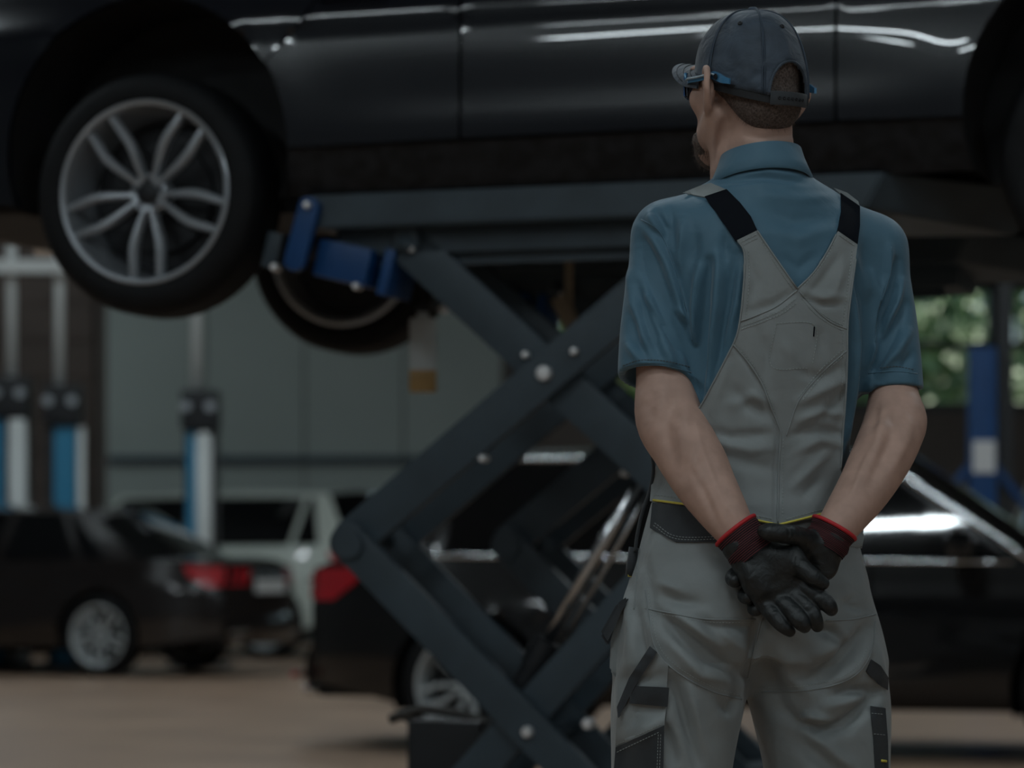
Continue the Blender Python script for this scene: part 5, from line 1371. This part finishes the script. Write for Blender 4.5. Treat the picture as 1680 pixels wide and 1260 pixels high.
# --- hair, beard
hv = Vol(HC - .16, HC + .16, .0026)
hv.ell(hd(0, -.005, .024), (.0745, .0945, .086), HM, k=.01)
hv.ell(hd(0, -.048, -.035), (.058, .050, .046), HM, k=.02)
hv.plane(hd(0, .055, 0), HF, HC - .2, HC + .2)
hv.plane(hd(0, -.03, -.066), HU * -1 + HF * .35, HC - .2, HC + .2)
hv.plane(hd(0, .012, -.01), HF * .8 - HU * .75, HC - .2, HC + .2, k=.01)
V, Q = hv.mesh(1)
pymesh('hair', V, Q, MT['hair'], person)
bd = Vol(HC - .16, HC + .16, .0026)
bd.ell(hd(0, .086, -.102), (.031, .031, .030), HM, k=.01)
bd.chain([hd(-.043, .056, -.088), hd(0, .088, -.096)], [.021, .028], k=.012); bd.chain([hd(.043, .056, -.088), hd(0, .088, -.096)], [.021, .028], k=.012)
bd.plane(hd(0, .08, -.074), HU, HC - .2, HC + .2, k=.006)
V, Q = bd.mesh(1); pymesh('beard', V, Q, MT['hair'], person)
# stubbly short hairs standing off the nape and beard
rng = np.random.RandomState(3)
def bristles(name, centres, mat_, L, down, par):
    V = []; T = []
    for c, n in centres:
        d = n * L * rng.uniform(.5, 1.1) + np.array(down) * L * rng.uniform(.4, 1.0) + rng.normal(0, L * .25, 3)
        s = np.cross(d, n); s = s / (np.linalg.norm(s) + 1e-9) * .0004; i = len(V)
        V += [c - s, c + s, c + d]; T.append((i, i + 1, i + 2))
    tag(pymesh(name, V, np.array(T), mat_, par, False), kind='stuff')
hair_o = [o for o in person.children if o.name.startswith('hair')][0]; beard_o = [o for o in person.children if o.name.startswith('beard')][0]
for o_, cnt, L in ((hair_o, 4200, .005), (beard_o, 2200, .006)):
    Vh = np.array([v.co[:] for v in o_.data.vertices]); Nh = np.array([v.normal[:] for v in o_.data.vertices])
    sel = rng.choice(len(Vh), cnt)
    bristles('hair_strands', [(Vh[i] - Nh[i] * .001, Nh[i]) for i in sel], MT['hair'], L, (0, 0, -1.0), o_)

# --- cap
cap_top = .1185
def rim_u(ph):                                               # rim height: ph = 0 front, pi back
    return .030 - .060 * (1 - math.cos(ph)) / 2
def cap_pt(ph, t, off=0.0):
    e = t * math.pi / 2; r = math.cos(e) ** .78
    zr = rim_u(ph); z = zr + (cap_top + off - zr) * math.sin(e) ** .95
    fwd = .101 if math.cos(ph) > 0 else .109
    fl = 1.0 + .05 * max(0, math.cos(ph)) * math.sin(e * 2) * .8
    return hd((.0845 + off) * r * math.sin(ph), (fwd + off) * r * math.cos(ph) * fl - .004, z)
NP, NT = 144, 40
op_w, op_t = .46, .245                                        # rear opening: half angle and height
V = []; Q = []
for j in range(NT + 1):
    for i in range(NP): V.append(cap_pt(2 * math.pi * i / NP, j / NT * .999))
for j in range(NT):
    for i in range(NP):
        ph = 2 * math.pi * (i + .5) / NP - math.pi; tt = (j + .5) / NT
        if (ph / op_w) ** 2 + (tt / op_t) ** 2 < 1: continue
        Q.append(((j + 1) * NP + i, (j + 1) * NP + (i + 1) % NP, j * NP + (i + 1) % NP, j * NP + i))
V = folds(np.array(V), np.array(Q)[:, ::-1] if False else np.array(Q), [(((1192, 80), (1200, 110), (1196, 140)), 12, 4, 'v'), (((1238, 122), (1255, 108), (1272, 100)), 7, 4, 'r'), (((1228, 135), (1245, 118), (1262, 108)), 6, 5, 'v'), (((1160, 60), (1185, 45), (1210, 40)), 14, 3, 'v'),
    (((1150, 110), (1165, 90), (1180, 85)), 12, 3, 'v'), (((1210, 120), (1230, 132), (1245, 140)), 8, 3, 'r'), (((1300, 60), (1310, 90), (1312, 110)), 9, 3, 'v'), (((1225, 60), (1250, 55), (1272, 65)), 14, 2.5, 'v')], 1.0)
cap = pymesh('cap', V, np.array(Q), MT['cap'], person)
md = cap.modifiers.new('thickness', 'SOLIDIFY'); md.thickness = .0028; md.offset = -1
for k in range(6):                                           # panel seams
    ph = k * math.pi / 3 + math.pi / 6
    if k in (2, 3): ph = math.pi + (-1 if k == 2 else 1) * .56
    for dph in (-.022, .022):
        bm = bmesh.new(); add_tube(bm, [cap_pt(ph + dph * (1 - t), t, .0006) for t in np.linspace(.0, .97, 24)], .0015, 6); bm_obj('cap_seam', bm, MT['capseam'], cap, smooth=True)
for ph in (math.pi, math.pi - 1.08, math.pi + 1.08):          # eyelets
    c = cap_pt(ph, .56, .001); c2 = cap_pt(ph, .56, -.004); n = (c - c2) / np.linalg.norm(c - c2)
    bm = bmesh.new(); add_lathe(bm, [(.0018, .0), (.0024, .0014), (.0036, .0012), (.0040, -.001)], Matrix.Translation(Vector(c)) @ Vector(n).to_track_quat('Z', 'Y').to_matrix().to_4x4(), 16); bm_obj('eyelet', bm, MT['capdark'], cap, smooth=True)
bm = bmesh.new(); tp = cap_pt(0, .999, .002); add_lathe(bm, [(.0085, -.003), (.0085, .001), (.006, .0035), (.0001, .0045)], Matrix.Translation(Vector(tp)), 20); bm_obj('cap_button', bm, MT['cap'], cap, smooth=True)
# binding round the rear opening
bm = bmesh.new(); pts = []
for a in np.linspace(0, math.pi, 36): pts.append(cap_pt(math.pi + op_w * math.cos(a), op_t * math.sin(a), .0004))
add_tube(bm, pts, .0024, 8); bm_obj('opening_binding', bm, MT['cap'], cap, smooth=True)
# sweatband showing under the rim and the dark band at the sides
rows = []
for u in (.004, -.012):
    rows.append([hd(.0836 * math.sin(ph), (.100 if math.cos(ph) > 0 else .1080) * math.cos(ph) - .004, rim_u(ph) + u) for ph in np.linspace(math.pi - 1.75, math.pi - .36, 40)])
strip_obj('rim_band', rows, MT['capdark'], cap, thick=.002)
rows = []
for u in (.004, -.012):
    rows.append([hd(.0836 * math.sin(ph), (.100 if math.cos(ph) > 0 else .1080) * math.cos(ph) - .004, rim_u(ph) + u) for ph in np.linspace(math.pi + .30, math.pi + 1.75, 40)])
strip_obj('rim_band', rows, MT['capdark'], cap, thick=.002)
# adjuster strap with its row of holes
rows = []
for u in (.011, .009, -.009, -.011):
    o_ = .002 if abs(u) < .010 else .001
    rows.append([hd((.0850 + o_) * math.sin(ph), (.1095 + o_) * math.cos(ph) - .004, rim_u(math.pi) + u - .001) for ph in np.linspace(math.pi - .42, math.pi + .44, 40)])
strip_obj('adjuster_strap', rows, MT['darkcloth'], cap, thick=.002)
for k in range(7):
    ph = math.pi + .28 - k * .088; c = hd(.0873 * math.sin(ph), .1118 * math.cos(ph) - .004, rim_u(math.pi) - .001)
    n = (HRt * math.sin(ph) / .0858 + HF * math.cos(ph) / .1103); n /= np.linalg.norm(n)
    bm = bmesh.new(); add_lathe(bm, [(.0024, -.001), (.0027, .0006), (.0020, .0012), (.0012, .0004), (.0001, .0003)], Matrix.Translation(Vector(c)) @ Vector(n).to_track_quat('Z', 'Y').to_matrix().to_4x4(), 14); bm_obj('strap_hole', bm, MT['capdark'], cap, smooth=True)
# brim
rows = []
for t in np.linspace(0, 1, 12):
    row = []
    for s in np.linspace(-1, 1, 33):
        ph = s * 1.10
        base = np.array((.082 * math.sin(ph), .098 * math.cos(ph) - .004)); ln = .076 * math.sqrt(max(0, 1 - (abs(s)) ** 3.2))
        x = base[0] * (1 + .02 * t); f = base[1] + ln * t
        row.append(hd(x, f, rim_u(ph) + .008 + .012 * t - .042 * (s * s) * (.3 + .7 * t)))
    rows.append(row)
strip_obj('brim', rows, MT['cap'], cap, thick=.003)
for q in (.35, .6, .85):
    bm = bmesh.new(); j = int(q * 11); add_tube(bm, [Vector(p) + Vector((0, 0, .0006)) for p in rows[j][2:-2]], .0006, 5); bm_obj('brim_stitching', bm, MT['capdark'], cap, smooth=True)

# --- glasses
gs = empty('glasses', (0, 0, 0)); gs.parent = person
for s in (-1, 1):
    pts = [hd(s * .066, .080, .004), hd(s * .078, .058, .006), hd(s * .0845, .03, .005), hd(s * .0865, .0, .006), hd(s * .0885, -.022, .006), hd(s * .0895, -.046, -.002), hd(s * .086, -.060, -.006)]
    pts = smoothcurve(pts, 5)
    rows = []
    for hgt in (-1, 1):
        rows.append([p + HU * hgt * (.0042 + .0028 * math.exp(-((i - 22) / 5.0) ** 2)) for i, p in enumerate(pts)])
    o_ = strip_obj('temple', rows, MT['frameblue'], gs, thick=.004)
    bm = bmesh.new(); add_tube(bm, [p + HU * .002 + HRt * s * .0028 for p in pts[3:22]], .0018, 6); bm_obj('temple_trim', bm, MT['frametrim'], gs, smooth=True)
    bm = bmesh.new(); add_lathe(bm, [(.0045, 0), (.0045, .001), (.0001, .001)], Matrix.Translation(Vector(pts[22] + HRt * s * .0022)) @ Vector(HRt * s).to_track_quat('Z', 'Y').to_matrix().to_4x4(), 14); bm_obj('temple_inset', bm, MT['capdark'], gs)
    rows = []
    for u in np.linspace(.020, -.026, 7):
        row = []
        for q in np.linspace(0, 1, 10):
            ang = .10 + .62 * q; row.append(hd(s * .100 * math.sin(ang) , .008 + .105 * math.cos(ang) - abs(u) * .12, u + .0 - (.010 * q if u < 0 else 0) * -1))
        rows.append(row)
    strip_obj('lens', rows, MT['lensblue'], gs, thick=.002)
    bm = bmesh.new(); add_tube(bm, [Vector(p) for p in rows[0]] + [hd(s * .066, .080, .004)], .0026, 6); bm_obj('brow_frame', bm, MT['frameblue'], gs, smooth=True)
bm = bmesh.new(); add_tube(bm, [hd(-.010, .112, .012), hd(0, .114, .015), hd(.010, .112, .012)], .0028, 6); bm_obj('nose_bridge', bm, MT['frameblue'], gs, smooth=True)
